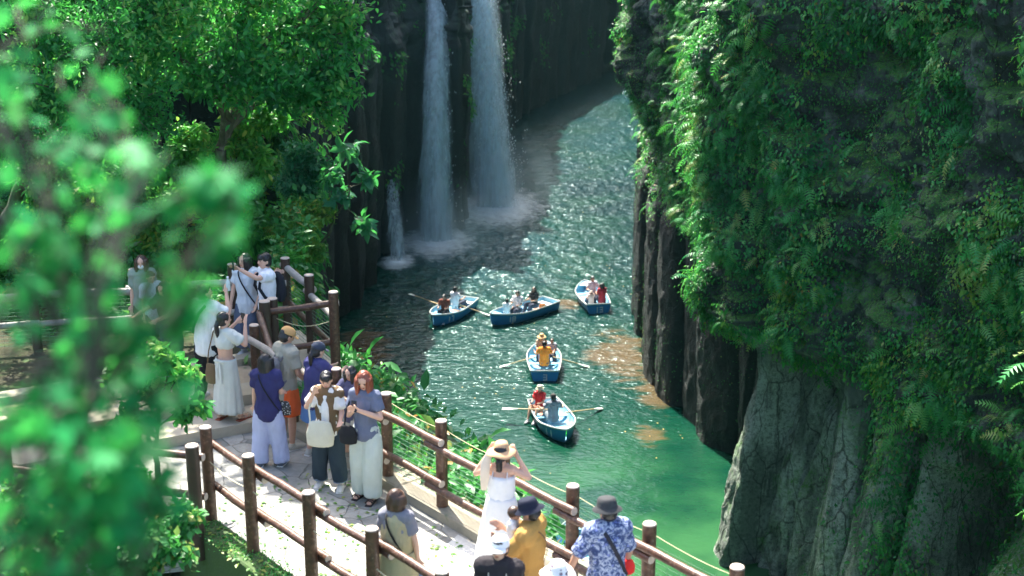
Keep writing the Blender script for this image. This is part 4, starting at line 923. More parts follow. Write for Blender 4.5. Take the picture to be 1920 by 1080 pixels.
# girl behind P7 and P8
p=foot_at(664,868,ZD)
f=Fig('bare-legged girl hidden behind the brown vest and the red hair',p,150,1.36,head=(0,10),arms={'R':((.10,.12,-.16),(.04,.30,-.14))},vox=.009)
f.shirt((.10,.10,.18),.6,wide=.01); f.trousers((.45,.42,.38),.40,.03,name='shorts'); f.hair('hair_black','bob',.16); f.shoes((.4,.3,.25))
# P8 red-haired woman
p=foot_at(690,932,ZD)
f=Fig('red-haired woman in slate blue tee and pale wide trousers looking at her phone',p,160,1.68,head=(12,26),arms={'R':((.07,.05,-.26),(-.09,.22,-.10)),'L':((-.10,.06,-.24),(.10,.25,-.10))},legs={'R':((.09,.02,.46),(.10,-.03,.075)),'L':((-.10,.05,.46),(-.10,.07,.075))})
f.shirt((.13,.15,.22),.6,low=-.05,wide=.008); f.trousers((.50,.56,.50),1.0,.045); f.hair('hair_red','bob',.15); f.shoes((.06,.04,.035),'sandal',(.03,.025,.025)); P8=f
phone(f.W((f.A['R'][2]+f.A['L'][2])/2+V3((0,.05,.06))),'phone in the hands of the red-haired woman',f.o.rotation_euler.z)
shoulder_bag('black handbag hanging at the front of the red-haired woman',f.W(V3((.16,.17,f.hip.z-.08))),f.o.rotation_euler.z,.24,.20,.12,(.018,.018,.02),strap=[(.05,0,.19),(.03,-.04,.40),(-.02,-.12,.58)])
# P9 woman khaki pinafore, back
p=head_at(742,918,ZD,1.55)
f=Fig('woman in a long khaki pinafore over a grey tee, seen from behind',p,-22,1.55,head=(-30,5),arms={'R':((.07,.03,-.26),(.09,.06,-.49)),'L':((-.06,.04,-.25),(-.06,.12,-.46))})
f.shirt((.20,.20,.23),.62,low=-.05,wide=.01); f.hair('hair_brown','bob',.10)
mb=MB(); T=(f.sho-f.hip).length; k=f.k; mb.tube([f.hip,f.chest,f.sho-f.up*.03,f.sho+f.up*.02],[.175*k,.180*k,.150*k,.10*k],16,side=(1,0,0),ry=[.155*k,.145*k,.12*k,.075*k],round_=.3); kh=(.40,.35,.20)
remeshed(mb,'dress_top',.012,fab(kh),f.o,noise=.008); f.skirt(kh,f.hip.z+.08,.22,.175,.27,'dress_skirt',folds=8,amp=.07); f.shoes((.3,.25,.2)); f.diag((.02,.02,.02),'L',.012)
shoulder_bag('small blue paper bag carried in the right hand of the woman in the khaki dress',f.W(f.A['R'][2]+V3((.02,.04,-.34))),f.o.rotation_euler.z,.16,.20,.06,(.25,.38,.62),name='paper_bag')
# P10 woman in white dress and straw hat at the rail
p=V3(wl(2.85,.42))
f=Fig('woman in a long white dress holding her straw hat with both hands',p,-12,1.62,head=(0,0),arms={'R':((.17,.06,-.10),(.04,.07,.13)),'L':((-.17,.05,-.10),(-.04,.07,.13))})
wd=(.80,.80,.80)
mb=MB(); k=f.k; mb.tube([f.hip,f.chest,f.chest+f.up*.08],[.150*k,.158*k,.162*k],14,side=(1,0,0),ry=[.12*k,.118*k,.11*k],round_=.3); remeshed(mb,'dress_top',.012,fab(wd),f.o,noise=.006)
f.skirt(wd,f.hip.z+.16,.06,.150,.30,'dress_skirt',folds=10,amp=.08); f.k*=.88; f.hat((.58,.36,.20),'straw'); f.k/=.88; f.hair('hair_black','tail',.02); f.shoes((.6,.5,.4),'sandal'); P10=f
mb=MB()
for s in(-1,1): mb.tube([f.sho+V3((s*.085*k,.07*k,-.10)),f.sho+V3((s*.075*k,.01,.045*k)),f.sho+V3((s*.085*k,-.10*k,-.10))],.006,8,ry=.02,side=(1,0,0))
mb.build('dress_strap',fab(wd),f.o,smooth=True)
sc=MB(); hc=f.headc; sc.tube([hc+V3((-.12*k,-.05,.02)),hc+V3((-.16*k,-.10,-.12)),hc+V3((-.17*k,-.11,-.28)),hc+V3((-.18*k,-.10,-.42))],[.03,.055,.05,.03],10,ry=[.012,.018,.016,.008],side=(1,0,0)); sc.build('hat_scarf',fab((.78,.66,.52)),f.o,smooth=True)
# P11 man in ochre shirt with baby
p=head_at(992,937,ZD,1.68)
f=Fig('man in an ochre shirt and navy bucket hat holding a baby against his chest',p,70,1.68,sex='m',skin='skin_tan',head=(0,18),lean=-2,arms={'R':((.04,.16,-.20),(-.10,.30,-.05)),'L':((-.04,.17,-.20),(.10,.30,-.16))},build=1.05)
f.shirt((.44,.25,.07),.8,low=-.20,wide=.025); f.trousers((.10,.10,.09),.9,.03); f.hair('hair_black','short'); f.hat((.015,.018,.035),'bucket'); f.shoes((.2,.2,.2)); f.diag((.15,.09,.05),'L',.008); P11=f
bl=P11.W(V3((0.0,.155,P11.chest.z-.26)))
b=Fig('baby in white clothes held against the chest of the man in the ochre shirt',V3((bl.x,bl.y,bl.z-.02)),250,.62,vox=.006,head=(0,15),build=1.25,arms={'R':((.08,.10,-.10),(.06,.22,-.02)),'L':((-.08,.10,-.10),(-.06,.22,-.02))},legs={'R':((.12,.08,.18),(.12,.02,.06)),'L':((-.12,.08,.18),(-.12,.02,.06))})
b.k=b.k; mb=MB(); hc=b.headc; mb.ell(hc+V3((0,0,.03)),(.062,.068,.070)); b_h=remeshed(mb,'baby_head',.006,M['skin_tan'],b.o); mb=MB(); mb.ell(hc+V3((0,-.006,.038)),(.066,.070,.066)); remeshed(mb,'hair',.006,M['hair_brown'],b.o)
b.shirt((.80,.80,.78),.9,wide=.008,e=.010); b.trousers((.78,.78,.76),.95,.006)
# P13 person in white cap, black top
p=head_at(936,1008,ZD,1.62)
f=Fig('person in a white cap and black top with white shoulder straps',p,170,1.62,sex='m',head=(170,0),arms=None)
f.shirt((.03,.026,.03),.6,low=-.14,wide=.02); f.trousers((.08,.08,.09),.95,.02); f.hair('hair_black','short'); f.hat((.72,.73,.75),'cap'); f.shoes((.2,.2,.2))
f.o.rotation_euler.z=R(-10)
mb=MB(); k=f.k
for s in(-1,1): mb.tube([f.sho+V3((s*.085*k,.10*k,-.12)),f.sho+V3((s*.085*k,.0,.075*k)),f.sho+V3((s*.085*k,-.155*k,-.10)),f.sho+V3((s*.05*k,-.17*k,-.30))],.005,8,ry=.017,side=(1,0,0))
mb.build('suspender',fab((.6,.6,.52)),f.o,smooth=True)
# P14 man in blue patterned shirt
def f_floral(nt,N):
    oc=N('TexCoord').outputs['Object']; n=noise(nt,N,17,3,.55,dist=1.2); v=N('TexVoronoi',i_Vector=oc,i_Scale=16)
    c=ramp(nt,n,[(.40,(.04,.06,.15)),(.50,(.10,.14,.28)),(.54,(.34,.39,.52)),(.60,(.42,.47,.58)),(.64,(.08,.11,.24))])
    c=mixc(nt,math_(nt,'LESS_THAN',v.outputs['Distance'],.22),c,(.16,.20,.46))
    return N('BsdfPrincipled',i_Base_Color=c,i_Roughness=.8,i_Specular_IOR_Level=.2).outputs[0]
M['floral']=mat('floral_shirt',f_floral)
p=head_at(1140,937,ZD,1.70)
f=Fig('man in a blue and white patterned shirt and grey bucket hat',p,20,1.70,sex='m',skin='skin_tan',head=(18,8),arms={'L':((-.16,.02,-.24),(-.22,.10,-.46)),'R':((.10,.03,-.26),(.09,.10,-.49))},build=1.0)
f.shirt((.2,.2,.3),.85,low=-.20,wide=.03,m=M['floral']); f.trousers((.06,.07,.09),.95,.03); f.hair('hair_black','short'); f.hat((.045,.047,.05),'bucket'); f.shoes((.2,.2,.2)); f.diag((.03,.03,.04),'L',.020,.0)
shoulder_bag('small red pouch at the right hip of the man in the patterned shirt',f.W(V3((.22,.03,f.hip.z-.02))),f.o.rotation_euler.z,.20,.13,.09,(.70,.035,.03),name='pouch')
q=MB(); hc=f.hip; 
# P15 sun hat person at the bottom edge
p=head_at(1046,1056,ZD,1.50)
f=Fig('person in a wide white hat with purple flecks',p,180,1.50,head=(0,5))
M['flecked']=mat('flecked_cloth',f_check((.22,.17,.20),(.80,.78,.78),19))
f.hat((.8,.8,.8),'straw',m=M['flecked']); f.shirt((.76,.74,.74),1.2,low=-.12,wide=.02); f.trousers((.5,.5,.5),.9,.03); f.hair('hair_black','bob',.1); f.shoes((.3,.3,.3))
# group at the left behind the leaves
p=head_at(264,478,10.46,1.58)
f=Fig('woman in a white face mask half hidden by leaves on the terrace',p,185,1.58,head=(0,8)); f.shirt((.25,.30,.26),.7,wide=.02); f.trousers((.05,.05,.06),.95,.03); f.hair('hair_brown','bob',.2); f.shoes((.3,.3,.3))
mb=MB(); mb.ell(f.headc+f.hr@V3((0,.062*f.k,-.045*f.k)),(.052*f.k,.040*f.k,.040*f.k),f.hr); mb.build('face_mask',fab((.78,.78,.8)),f.o,smooth=True)
p=head_at(281,508,10.46,1.35)
f=Fig('child in a pale blue tee beside the masked woman on the terrace',p,215,1.35,head=(0,10),arms={'L':((-.10,.18,-.12),(-.14,.40,-.14))}); f.shirt((.52,.62,.66),.6,wide=.02); f.trousers((.05,.05,.07),.5,.02,name='shorts'); f.hair('hair_brown','short'); f.shoes((.4,.4,.4))
p=head_at(314,525,10.44,1.52)
f=Fig('person in dark clothes reaching an arm forward beside the terrace rail',p,150,1.52,head=(0,15),lean=8,arms={'R':((.12,.16,-.12),(.10,.42,-.16)),'L':((-.08,.16,-.16),(-.02,.38,-.2))}); f.shirt((.03,.035,.05),.7,wide=.02); f.trousers((.04,.05,.07),.95,.03); f.hair('hair_black','bob',.1); f.shoes((.3,.3,.3))
# ------------------------------------------------------------ rowing boats
M['boat_blue']=plain('boat_blue',(.03,.24,.55),.35,var=.15,scale=4); M['boat_in']=plain('boat_inside',(.22,.50,.66),.5,var=.2,scale=5); M['boat_white']=plain('boat_white',(.72,.76,.74),.4,var=.08); M['oar']=plain('oar_wood',(.55,.42,.22),.5,var=.2); M['plank']=plain('foot_board',(.42,.18,.10),.6,var=.3); M['digit']=plain('white_paint',(.72,.75,.75),.5)
SEG={'0':'abcdef','1':'bc','2':'abged','3':'abgcd','4':'fgbc','5':'afgcd','6':'afgedc','7':'abc','8':'abcdefg','9':'abcdfg'}
def digits(txt,w,h,s,th):
    """strokes as (centre x, centre z, size x, size z)"""
    out=[]; n=len(txt); x0=-(n*w+(n-1)*s)/2+w/2
    for i,ch in enumerate(txt):
        x=x0+i*(w+s)
        for sg in SEG[ch]:
            out.append({'a':(x,h/2,w,th),'d':(x,-h/2,w,th),'g':(x,0,w,th),'b':(x+w/2,h/4,th,h/2+th),'c':(x+w/2,-h/4,th,h/2+th),'f':(x-w/2,h/4,th,h/2+th),'e':(x-w/2,-h/4,th,h/2+th)}[sg])
    return out
def boat(label,loc,yaw,num,where,group='rowing boats on the river',hull=None,L=3.05,B=1.25):
    t=thing('rowing_boat',tuple(loc),label,'boat',R(yaw),group)
    n=25
    def hb(u): # half beam, u 0 stern..1 bow
        return B/2*(.80+.20*math.sin(math.pi*min(1,u/.55)*.5) if u<.55 else (1-((u-.55)/.45)**2.1)**.85)
    def sheer(u): return .34+.16*max(0,(u-.45)/.55)**2+.04*(1-u)
    def keel(u): return -.14+.20*max(0,(u-.75)/.25)**2
    def station(u,sc,zt,zb):
        b=max(.012,hb(u)*sc); y=-L/2+L*u
        pr=[(-1,1),(-.96,.72),(-.86,.38),(-.62,.06),(-.3,0),(0,-.03),(.3,0),(.62,.06),(.86,.38),(.96,.72),(1,1)]
        return [(a*b,y+ (.10 if sc>.97 else 0)*max(0,(u-.8)/.2)*c,zb+(zt-zb)*max(c,0)) for a,c in pr]
    V=[];Fc=[]
    for i in range(n): V+=station(i/(n-1),1,sheer(i/(n-1)),keel(i/(n-1)))
    m=11
    for i in range(n-1):
        for j in range(m-1): Fc.append((i*m+j,(i+1)*m+j,(i+1)*m+j+1,i*m+j+1))
    Fc.append(tuple(range(m))); mb=MB(); mb.add(V,Fc); mb.build('hull',hull or M['boat_blue'],t,smooth=40)
    V=[];Fc=[]
    for i in range(n):
        u=.012+.97*i/(n-1); V+=station(u,.93,sheer(u)-.005,.05)
    for i in range(n-1):
        for j in range(m-1): Fc.append((i*m+j,i*m+j+1,(i+1)*m+j+1,(i+1)*m+j))
    Fc.append(tuple(range(m))[::-1]); mb=MB(); mb.add(V,Fc); mb.build('inner_hull',M['boat_in'],t,smooth=40)
    g=MB(); pts=[(-hb(0),-L/2,sheer(0)+.01)]+[(-hb(i/30),-L/2+L*i/30+.10*max(0,(i/30-.8)/.2),sheer(i/30)+.01) for i in range(1,31)]
    pr=[(-x,y,z) for x,y,z in pts[::-1]]; allp=pts+pr[1:]
    g.tube(allp+[allp[0]],.035,8,ry=.022,side=(0,0,1)); g.build('gunwale',M['boat_white'],t,smooth=True)
    for u,w in((.06,.26),(.40,.22),(.66,.22)):
        s=MB(); s.box((0,-L/2+L*u+(.06 if u<.1 else 0),.235),(hb(u)*1.86,w,.03),bev=.008); s.build('thwart',M['boat_white'] if u<.1 else M['boat_in'],t)
    s=MB(); s.box((0,-L/2+L*.24,.065),(.5,.55,.02),bev=.005); s.build('floor_board',M['plank'],t)
    s=MB()
    V=[];Fc=[]
    for i in range(6):
        u=.86+.13*i/5; b=hb(u)*.95; V+=[(-b,-L/2+L*u,sheer(u)-.01),(b,-L/2+L*u,sheer(u)-.01)]
    for i in range(5): Fc.append((i*2,i*2+1,i*2+3,i*2+2))
    s.add(V,Fc); o=s.build('bow_deck',M['boat_in'],t); md=o.modifiers.new('t','SOLIDIFY'); md.thickness=.02
    if num:
        d=MB()
        if where=='stern':
            for x,z,w,h in digits(num,.12,.2,.10,.04): d.box((x,-L/2-.006,.15+z),(w,.008,h))
        else:
            sg=-1 if where=='left' else 1
            # on the bow flank: follow the hull surface
            for x,z,w,h in digits(num,.11,.19,.09,.04):
                for q in(-.5,.5) if w>.05 else (0,):
                    yy=(x+q*w*.5); u=.80+(sg*yy)/L
                    b=hb(u); zz=.21+z; cfrac=(zz-keel(u))/(sheer(u)-keel(u)); wid=.86+.14*min(1,max(0,(cfrac-.38)/.62)); 
                    u2=u+.01; ang=math.atan2((hb(u2)-b)*wid,L*.01); d.box((sg*(b*wid+.012),-L/2+L*u+.10*max(0,(u-.8)/.2)*cfrac,zz),(.010,max(.035,w*.55),h),Euler((0,0,-sg*ang)))
        d.build('boat_number',M['digit'],t)
    return t
def oar(label,a,b,group='oars of the rowing boats',blade=.42):
    a=V3(a);b=V3(b); t=thing('oar',tuple(a),label,'oar',0,group); d=(b-a); L=d.length; d.normalize()
    mb=MB(); mb.tube([V3((0,0,0)),d*(L-blade)],[.022,.018],10,round_=1); mb.build('shaft',M['oar'],t,smooth=True)
    q=MB(); x=d.cross(V3((0,0,1))).normalized(); q.tube([d*(L-blade-.02),d*(L-blade*.6),d*L],[.02,.065,.085],12,side=tuple(x),ry=[.018,.010,.008],round_=.5); q.build('blade',plain('oar_blade_white',(.66,.70,.62),.5),t,smooth=True); return t
def bw_(px,py): p=at_z(px,py,.35); p.z=0; return p
def in_boat(bt,x,y,yaw,label,H,shirt,hairc='hair_black',style='short',sex='m',arms=None,hat=None,trs=(.05,.06,.09),bare=False,lean=0,head=(0,5),sleeve=.6,kid=False,vest=None,z=.25,legs=None,shortl=None):
    rz=bt.rotation_euler.z; p=bt.location+Matrix.Rotation(rz,3,'Z')@V3((x,y,0)); k=H/1.65
    hipz=z+.10*k; kn=.30
    lg={'R':((.13*k,.42*k,max(.40,hipz+.10*k)),(.12*k,.62*k,.10)),'L':((-.13*k,.42*k,max(.40,hipz+.10*k)),(-.12*k,.62*k,.10))}
    if legs: lg.update(legs)
    f=Fig(label,p,math.degrees(rz)+yaw,H,sex=sex,vox=.013,sit=hipz,lean=lean,head=head,arms=arms or {'R':((.07,.12,-.22),(.02,.34,-.20)),'L':((-.07,.12,-.22),(-.02,.34,-.20))},legs=lg)
    f.shirt(shirt,sleeve,low=-.08,wide=.018); f.trousers(trs,shortl or .95,.02); f.hair(hairc,style,.12)
    if hat: f.hat(hat[0],hat[1])
    if vest: 
        mb=MB(); mb.tube([f.hip+f.up*.12*k+V3((0,-.03,0)),f.chest+V3((0,-.03,0)),f.sho-f.up*.03+V3((0,-.02,0))],[.10*k,.105*k,.08*k],12,side=(1,0,0),ry=[.15*k,.16*k,.12*k],round_=.3); remeshed(mb,'life_vest',.013,fab(vest),f.o)
        mb=MB(); mb.tube([f.hip+f.up*.05*k,f.hip+f.up*.09*k],[.19*k,.19*k],16,side=(1,0,0),ry=[.15*k,.15*k]); mb.build('vest_belt',fab((.08,.09,.28)),f.o,smooth=40)
    f.shoes((.5,.5,.5)); return f
# boat 17, left
b1=boat('blue rowing boat number 17, leftmost, two people aboard and both oars out',bw_(846,577),155,'17','left')
in_boat(b1,0,-.35,165,'rower in a white shirt at the far end of boat 17',1.65,(.74,.76,.80)); in_boat(b1,0,.50,10,'person in a rust brown shirt leaning over in boat 17',1.6,(.20,.07,.05),lean=14,head=(0,20),trs=(.02,.02,.03))
c1=b1.location
oar('long oar of boat 17 reaching left over the water',(c1.x-.35,c1.y+.0,.44),tuple(at_z(768,551,.12)),blade=.5); oar('oar of boat 17 slanting down right to the neighbouring boat',(c1.x+.35,c1.y+.15,.42),tuple(at_z(918,591,.03)))
# boat 18, middle
b2=boat('blue rowing boat number 18, seen side on between two others',bw_(979,578),134,'18','left',L=3.4)
in_boat(b2,0,.85,200,'child in a white tee at the bow of boat 18',1.25,(.74,.76,.78)); in_boat(b2,0,.25,20,'rower in a white tee with a navy life vest in boat 18',1.68,(.76,.78,.82),vest=(.04,.05,.16)); in_boat(b2,0,-.7,10,'person with long dark hair at the far end of boat 18',1.6,(.06,.06,.06),style='bob',sex='f')
# boat 13, right
b3=boat('blue rowing boat nearest the right cliff with three people aboard',bw_(1109,552),8,'13','stern')
in_boat(b3,0.02,-.05,190,'rower in a white shirt in the boat nearest the right cliff',1.7,(.66,.68,.76),arms={'R':((.12,.10,-.20),(.12,.30,-.16)),'L':((-.12,.10,-.20),(-.12,.30,-.16))}); in_boat(b3,.28,-.85,10,'person in a dark red shirt in the boat nearest the right cliff',1.55,(.36,.035,.05),style='bob',sex='f',head=(0,10)); in_boat(b3,-.20,-.95,15,'small child in pale pink beside the person in dark red',1.0,(.70,.50,.45),hat=((.72,.58,.5),'bucket'))
# boat 3
b4=boat('blue rowing boat number 3, seen straight from its stern, centre of the river',bw_(1020,671),0,'3','stern')
in_boat(b4,0,-.45,0,'rower in a bright orange shirt in boat 3',1.66,(.80,.27,.04),arms={'R':((.14,.08,-.20),(.20,.30,-.18)),'L':((-.14,.08,-.20),(-.20,.30,-.18))}); in_boat(b4,-.08,.55,180,'person in a broad straw hat at the bow end of boat 3',1.55,(.55,.45,.35),sex='f',hat=((.60,.40,.2),'straw')); in_boat(b4,.30,.42,175,'person in blue jeans and pale top beside the straw hat in boat 3',1.3,(.40,.44,.50),hairc='hair_brown')
c4=b4.location; oar('right oar of boat 3 trailing in the water',(c4.x+.35,c4.y-.1,.42),tuple(at_z(1105,688,.0))); oar('left oar of boat 3 trailing in the water',(c4.x-.35,c4.y-.1,.42),tuple(at_z(937,688,.0)))
# boat 11
b5=boat('blue rowing boat number 11, nearest the walkway, bow towards the camera',bw_(1038,780),193,'11','right')
in_boat(b5,0.05,.15,180,'rower in a grey tee and dark cap in boat 11',1.72,(.22,.24,.29),hat=((.05,.05,.05),'cap'),arms={'R':((.16,.08,-.20),(.22,.24,-.20)),'L':((-.16,.08,-.20),(-.22,.24,-.20))},trs=(.20,.24,.27)); in_boat(b5,.28,-.85,-40,'person in a red shirt and pale hat leaning over the side of boat 11',1.6,(.62,.05,.06),sex='f',hat=((.62,.60,.45),'bucket'),lean=-6,trs=(.45,.25,.17),shortl=.4)
c5=b5.location; oar('long oar of boat 11 held out level to the left',(c5.x+.15,c5.y+.05,.55),tuple(at_z(942,766,.45)),blade=.5); oar('right oar of boat 11 dipping into the water',(c5.x+.4,c5.y+.05,.45),tuple(at_z(1128,765,.05)))
for q,(col,x,y,l) in enumerate([((.10,.62,.04),-.08,.95,'bright green bag lying in the bow of boat 11'),((.60,.18,.05),.18,.75,'orange cloth bag behind the rower of boat 11')]):
    w=b5.location+Matrix.Rotation(b5.rotation_euler.z,3,'Z')@V3((x,y,.07)); shoulder_bag(l,w,.3,.30,.16,.2,col,name='bag')
w=b2.location+Matrix.Rotation(b2.rotation_euler.z,3,'Z')@V3((.05,-1.25,.07)); shoulder_bag('orange bag in the far end of boat 18',w,.3,.34,.18,.2,(.55,.2,.06),name='bag')
# moored white boat below the rail
b6=boat('white boat with pale blue inside moored below the waterside fence',bw_(1074,1036),-4,None,None,group='boats moored below the walkway',hull=M['boat_white'],L=3.4,B=1.35)
# ------------------------------------------------------------ leaves
TPL={}
TPL['small']=(np.array([(0,0,0),(.45,-.30,.07),(1,0,-.08),(.45,.30,.07)]),np.array([(0,1,2),(0,2,3)]))
TPL['oval']=(np.array([(0,0,0),(.28,-.20,.05),(.62,-.19,.03),(1,0,-.16),(.62,.19,.03),(.28,.20,.05),(.45,0,-.02)]),np.array([(0,1,6),(1,2,6),(2,3,6),(3,4,6),(4,5,6),(5,0,6)]))
def _maple():
    v=[(.30,0,0)]; ang=[];rad=[]
    tips=[(0,.70),(40,.60),(82,.50),(128,.34)]; seq=[(a,r) for a,r in tips]+[(-a,r) for a,r in tips[:0:-1]]
    n=len(seq)
    for i in range(n):
        a,r=seq[i]; a2=seq[(i+1)%n][0]; m=(a+(a2 if abs(a2-a)<180 else a2+360))/2
        v.append((.30+r*math.cos(R(a)),r*math.sin(R(a)),-.10*r)); rr=.24 if abs(m)<150 else .12
        v.append((.30+rr*math.cos(R(m)),rr*math.sin(R(m)),.02))
    k=len(v)-1; return np.array(v),np.array([(0,1+i,1+(i+1)%k) for i in range(k)])
TPL['maple']=_maple()
def _fern():
    v=[];f=[]
    def arc(t): return np.array([t*(1-.12*t),0,.16*math.sin(t*2.2)-.42*t*t])
    for i in range(9):
        t=.10+.88*i/9; L=.30*math.sin(math.pi*(.12+.86*(1-(1-t)**1.2*.9-.08)))**.7 if t<.9 else .07; L=max(.06,.32*(1-t)**.6*(.45+min(1,t*3)*.55))
        for s in(-1,1):
            b=len(v); p=arc(t); q=arc(t+.075); v+= [p,q,p+np.array([.10,s*L,-.05-.12*L])]; f.append((b,b+1,b+2))
    b=len(v); v+=[arc(0)-np.array([0,.008,0]),arc(0)+np.array([0,.008,0]),arc(.6),arc(.55),arc(1)]; f.append((b,b+1,b+2)); f.append((b+3,b+2,b+4)); return np.array(v),np.array(f)
TPL['fern']=_fern()
TPL['blade']=(np.array([(0,-.03,0),(0,.03,0),(.5,.035,.18),(.5,-.035,.18),(1,0,0)]),np.array([(0,1,2),(0,2,3),(3,2,4)]))
def leaf_mesh(name,P,D,Nn,size,rnd,tpl,m,parent=None,kind=None):
    tv,tf=TPL[tpl]; n=len(P); D=D/ (np.linalg.norm(D,axis=1,keepdims=True)+1e-9); Y=np.cross(Nn,D); Y/=np.linalg.norm(Y,axis=1,keepdims=True)+1e-9; Z=np.cross(D,Y)
    V=P[:,None,:]+size[:,None,None]*(tv[None,:,0:1]*D[:,None,:]+tv[None,:,1:2]*Y[:,None,:]+tv[None,:,2:3]*Z[:,None,:])
    Fc=(tf[None]+(np.arange(n)*len(tv))[:,None,None]).reshape(-1,3)
    off=np.array(parent.location) if parent is not None else 0
    me=np_mesh(name,(V-off).reshape(-1,3),Fc,3); at=me.attributes.new('rnd','FLOAT','FACE'); at.data.foreach_set('value',np.repeat(rnd,len(tf)).astype(np.float32))
    o=link(name,me,m,parent,False)
    if kind: o['kind']=kind
    return o
def unit(n,rs): v=rs.randn(n,3); return v/np.linalg.norm(v,axis=1,keepdims=True)
def wall_leaves(name,Wl,n,mask,size,tpl,m,rs,droop=.9,out=.15,label=None,clump=1.2,rbias=0):
    P,Nn=Wl.scatter(n,mask,rs)
    D=unit(n,rs)*.7+Nn*.55+np.array([0,0,-droop]); Z=Nn*.9+unit(n,rs)*.45+np.array([0,0,.7])
    P=P+Nn*(rs.rand(n,1)**1.5*out)
    s=size*(.55+.9*rs.rand(n)); r=np.clip(.45+.55*fbm(P*clump+5,3)*1.6+.22*rs.randn(n)+rbias,0,.96); r[rs.rand(n)<(.012 if tpl!='fern' else 0)]=1
    o=leaf_mesh(name,P,D,Z,s,r,tpl,m); tag(o,label,'plants',kind='stuff'); return o
rs=np.random.RandomState(5)
# ---- right cliff growth
px,py=proj(WR.V); zz=WR.Zp; ss=WR.S
inview=((px>1120)&(px<2120)&(py>-160)&(py<1240)).astype(float)*sm(60,52,ss)
p3=np.stack([ss,zz,ss*0],-1)
cl=fbm(p3*np.array([.55,.55,1])+7,4); cl2=fbm(p3*np.array([1.8,1.8,1])+27,3)
above=sm(-.3,.5,zz+.5*cl-lipf(ss,zz))
cleft=np.exp(-((ss-(14.9+.10*(zz-9)))/.5)**2)*sm(4.5,6.5,zz)*sm(12.3,10.5,zz)
bare=np.exp(-(((px-1640)/110)**2+((py-300)/70)**2))+.8*np.exp(-(((px-1890)/70)**2+((py-820)/140)**2))+.8*np.exp(-(((px-1590)/80)**2+((py-400)/60)**2))+.7*np.exp(-(((px-1320)/40)**2+((py-200)/50)**2))
m=above*sm(-.24,.10,cl+.35*cl2)*(1-.93*cleft)*np.clip(1-bare,0.05,1)
m=m*(1-.75*sm(29,33,ss)*sm(10.5,8,zz))
lowm=(1-above)*(sm(.2,.35,cl)*.05*(ss<20)+ .9*np.exp(-((px-1680)/38)**2)*sm(640,720,py)+.25*np.exp(-((px-1950)/110)**2)*sm(700,800,py)+.12*np.exp(-((px-1620)/30)**2)*sm(900,960,py))
mask=(m+lowm)*inview
wall_leaves('cliff_ivy',WR,190000,mask,.082,'small',M['leaf_fern'],rs,label='dense small-leaved creeper growing over the right-hand cliff')
wall_leaves('cliff_moss_tufts',WR,170000,above*inview*(.25+sm(-.2,.2,fbm(p3*np.array([.7,1.3,1])+50,4)))*(1-.9*cleft)+.10*(1-above)*inview*sm(.0,.25,cl),.045,'small',M['leaf_bank'],rs,out=.04,label='fine bright moss and seedlings covering the right-hand cliff')
wall_leaves('cliff_broadleaf',WR,16000,mask*sm(-.1,.2,cl2),.135,'oval',M['leaf_ever'],rs,out=.3,label='broader dark green leaves hanging from the right-hand cliff')
wall_leaves('cliff_fern',WR,5200,(m*sm(-.05,.25,cl)+lowm*.15)*inview,.50,'fern',M['leaf_fern'],rs,droop=.6,out=.12,label='drooping fern fronds growing out of the right-hand cliff',rbias=.1)
top=sm(330,180,py+.25*abs(px-1330))*sm(1230,1270,px)*sm(1480,1400,px)
wall_leaves('bright_fern',WR,1500,(top*above+.25*m*sm(.2,.35,cl2))*inview,.55,'fern',M['leaf_bank'],rs,droop=.5,out=.25,label='sunlit pale green fern fronds at the upper left edge of the right-hand cliff')
wall_leaves('cliff_painted_sun_creeper',WR,30000,m*inview*sm(.05,.25,fbm(p3*np.array([.45,.6,1])+140,3)),.085,'small',M['leaf_lit'],rs,out=.4,label='patches of creeper on the right-hand cliff, sunlight painted in as lighter yellow-green',rbias=.1)  # sunlit patches put into the leaf colour
wall_leaves('dry_leaves',WR,1500,m*sm(.1,.3,fbm(p3*.8+60,2))*inview,.10,'small',M['leaf_yellow'],rs,label='scattered yellow and rust coloured leaves on the right-hand cliff',rbias=.3)
# ---- left hillside growth
px,py=proj(WL.V); zz=WL.Zp; ss=WL.S
inv=((px>-260)&(px<760)&(py>-200)&(py<760)).astype(float)*(ss>15)*(ss<34)
p3=np.stack([ss,zz,ss*0+3],-1); cl=fbm(p3*np.array([.6,.6,1])+3,4); cl2=fbm(p3*np.array([2,2,1])+27,3)
m=inv*sm(-.30,.05,cl+.4*cl2)*sm(8,10,zz)*sm(31.,28.,ss)
rockcol=np.exp(-((px-500)/22)**2)*sm(230,260,py)
wall_leaves('hillside_creeper',WL,60000,m*(1-.9*rockcol)*sm(-.35,-.05,cl2),.105,'small',M['leaf_lit'],rs,out=.35,label='bright green creeper covering the hillside behind the terrace')
wall_leaves('hillside_broadleaf',WL,20000,m*sm(-.1,.2,cl2),.20,'oval',M['leaf_ever'],rs,out=.6,label='dark broad leaves mixed into the hillside creeper')
inv2=((px>560)&(px<1180)&(py>-60)&(py<640)).astype(float)*(ss>50)
m2=inv2*sm(.22,.36,fbm(p3*np.array([.3,.3,1])+80,3))*sm(2,6,zz)
wall_leaves('dark_cliff_growth',WL,5000,m2,.2,'small',M['leaf_ever'],rs,label='sparse dark growth on the shaded cliff left of the waterfalls')
m3=((px>1100)&(px<1200)&(py>-80)&(py<110)).astype(float)*sm(139,142,ss)
if m3.sum()>0: wall_leaves('far_lit_growth',WL,1500,m3,.5,'small',M['leaf_yellow'],rs,label='sunlit yellow-green growth at the far end of the gorge')
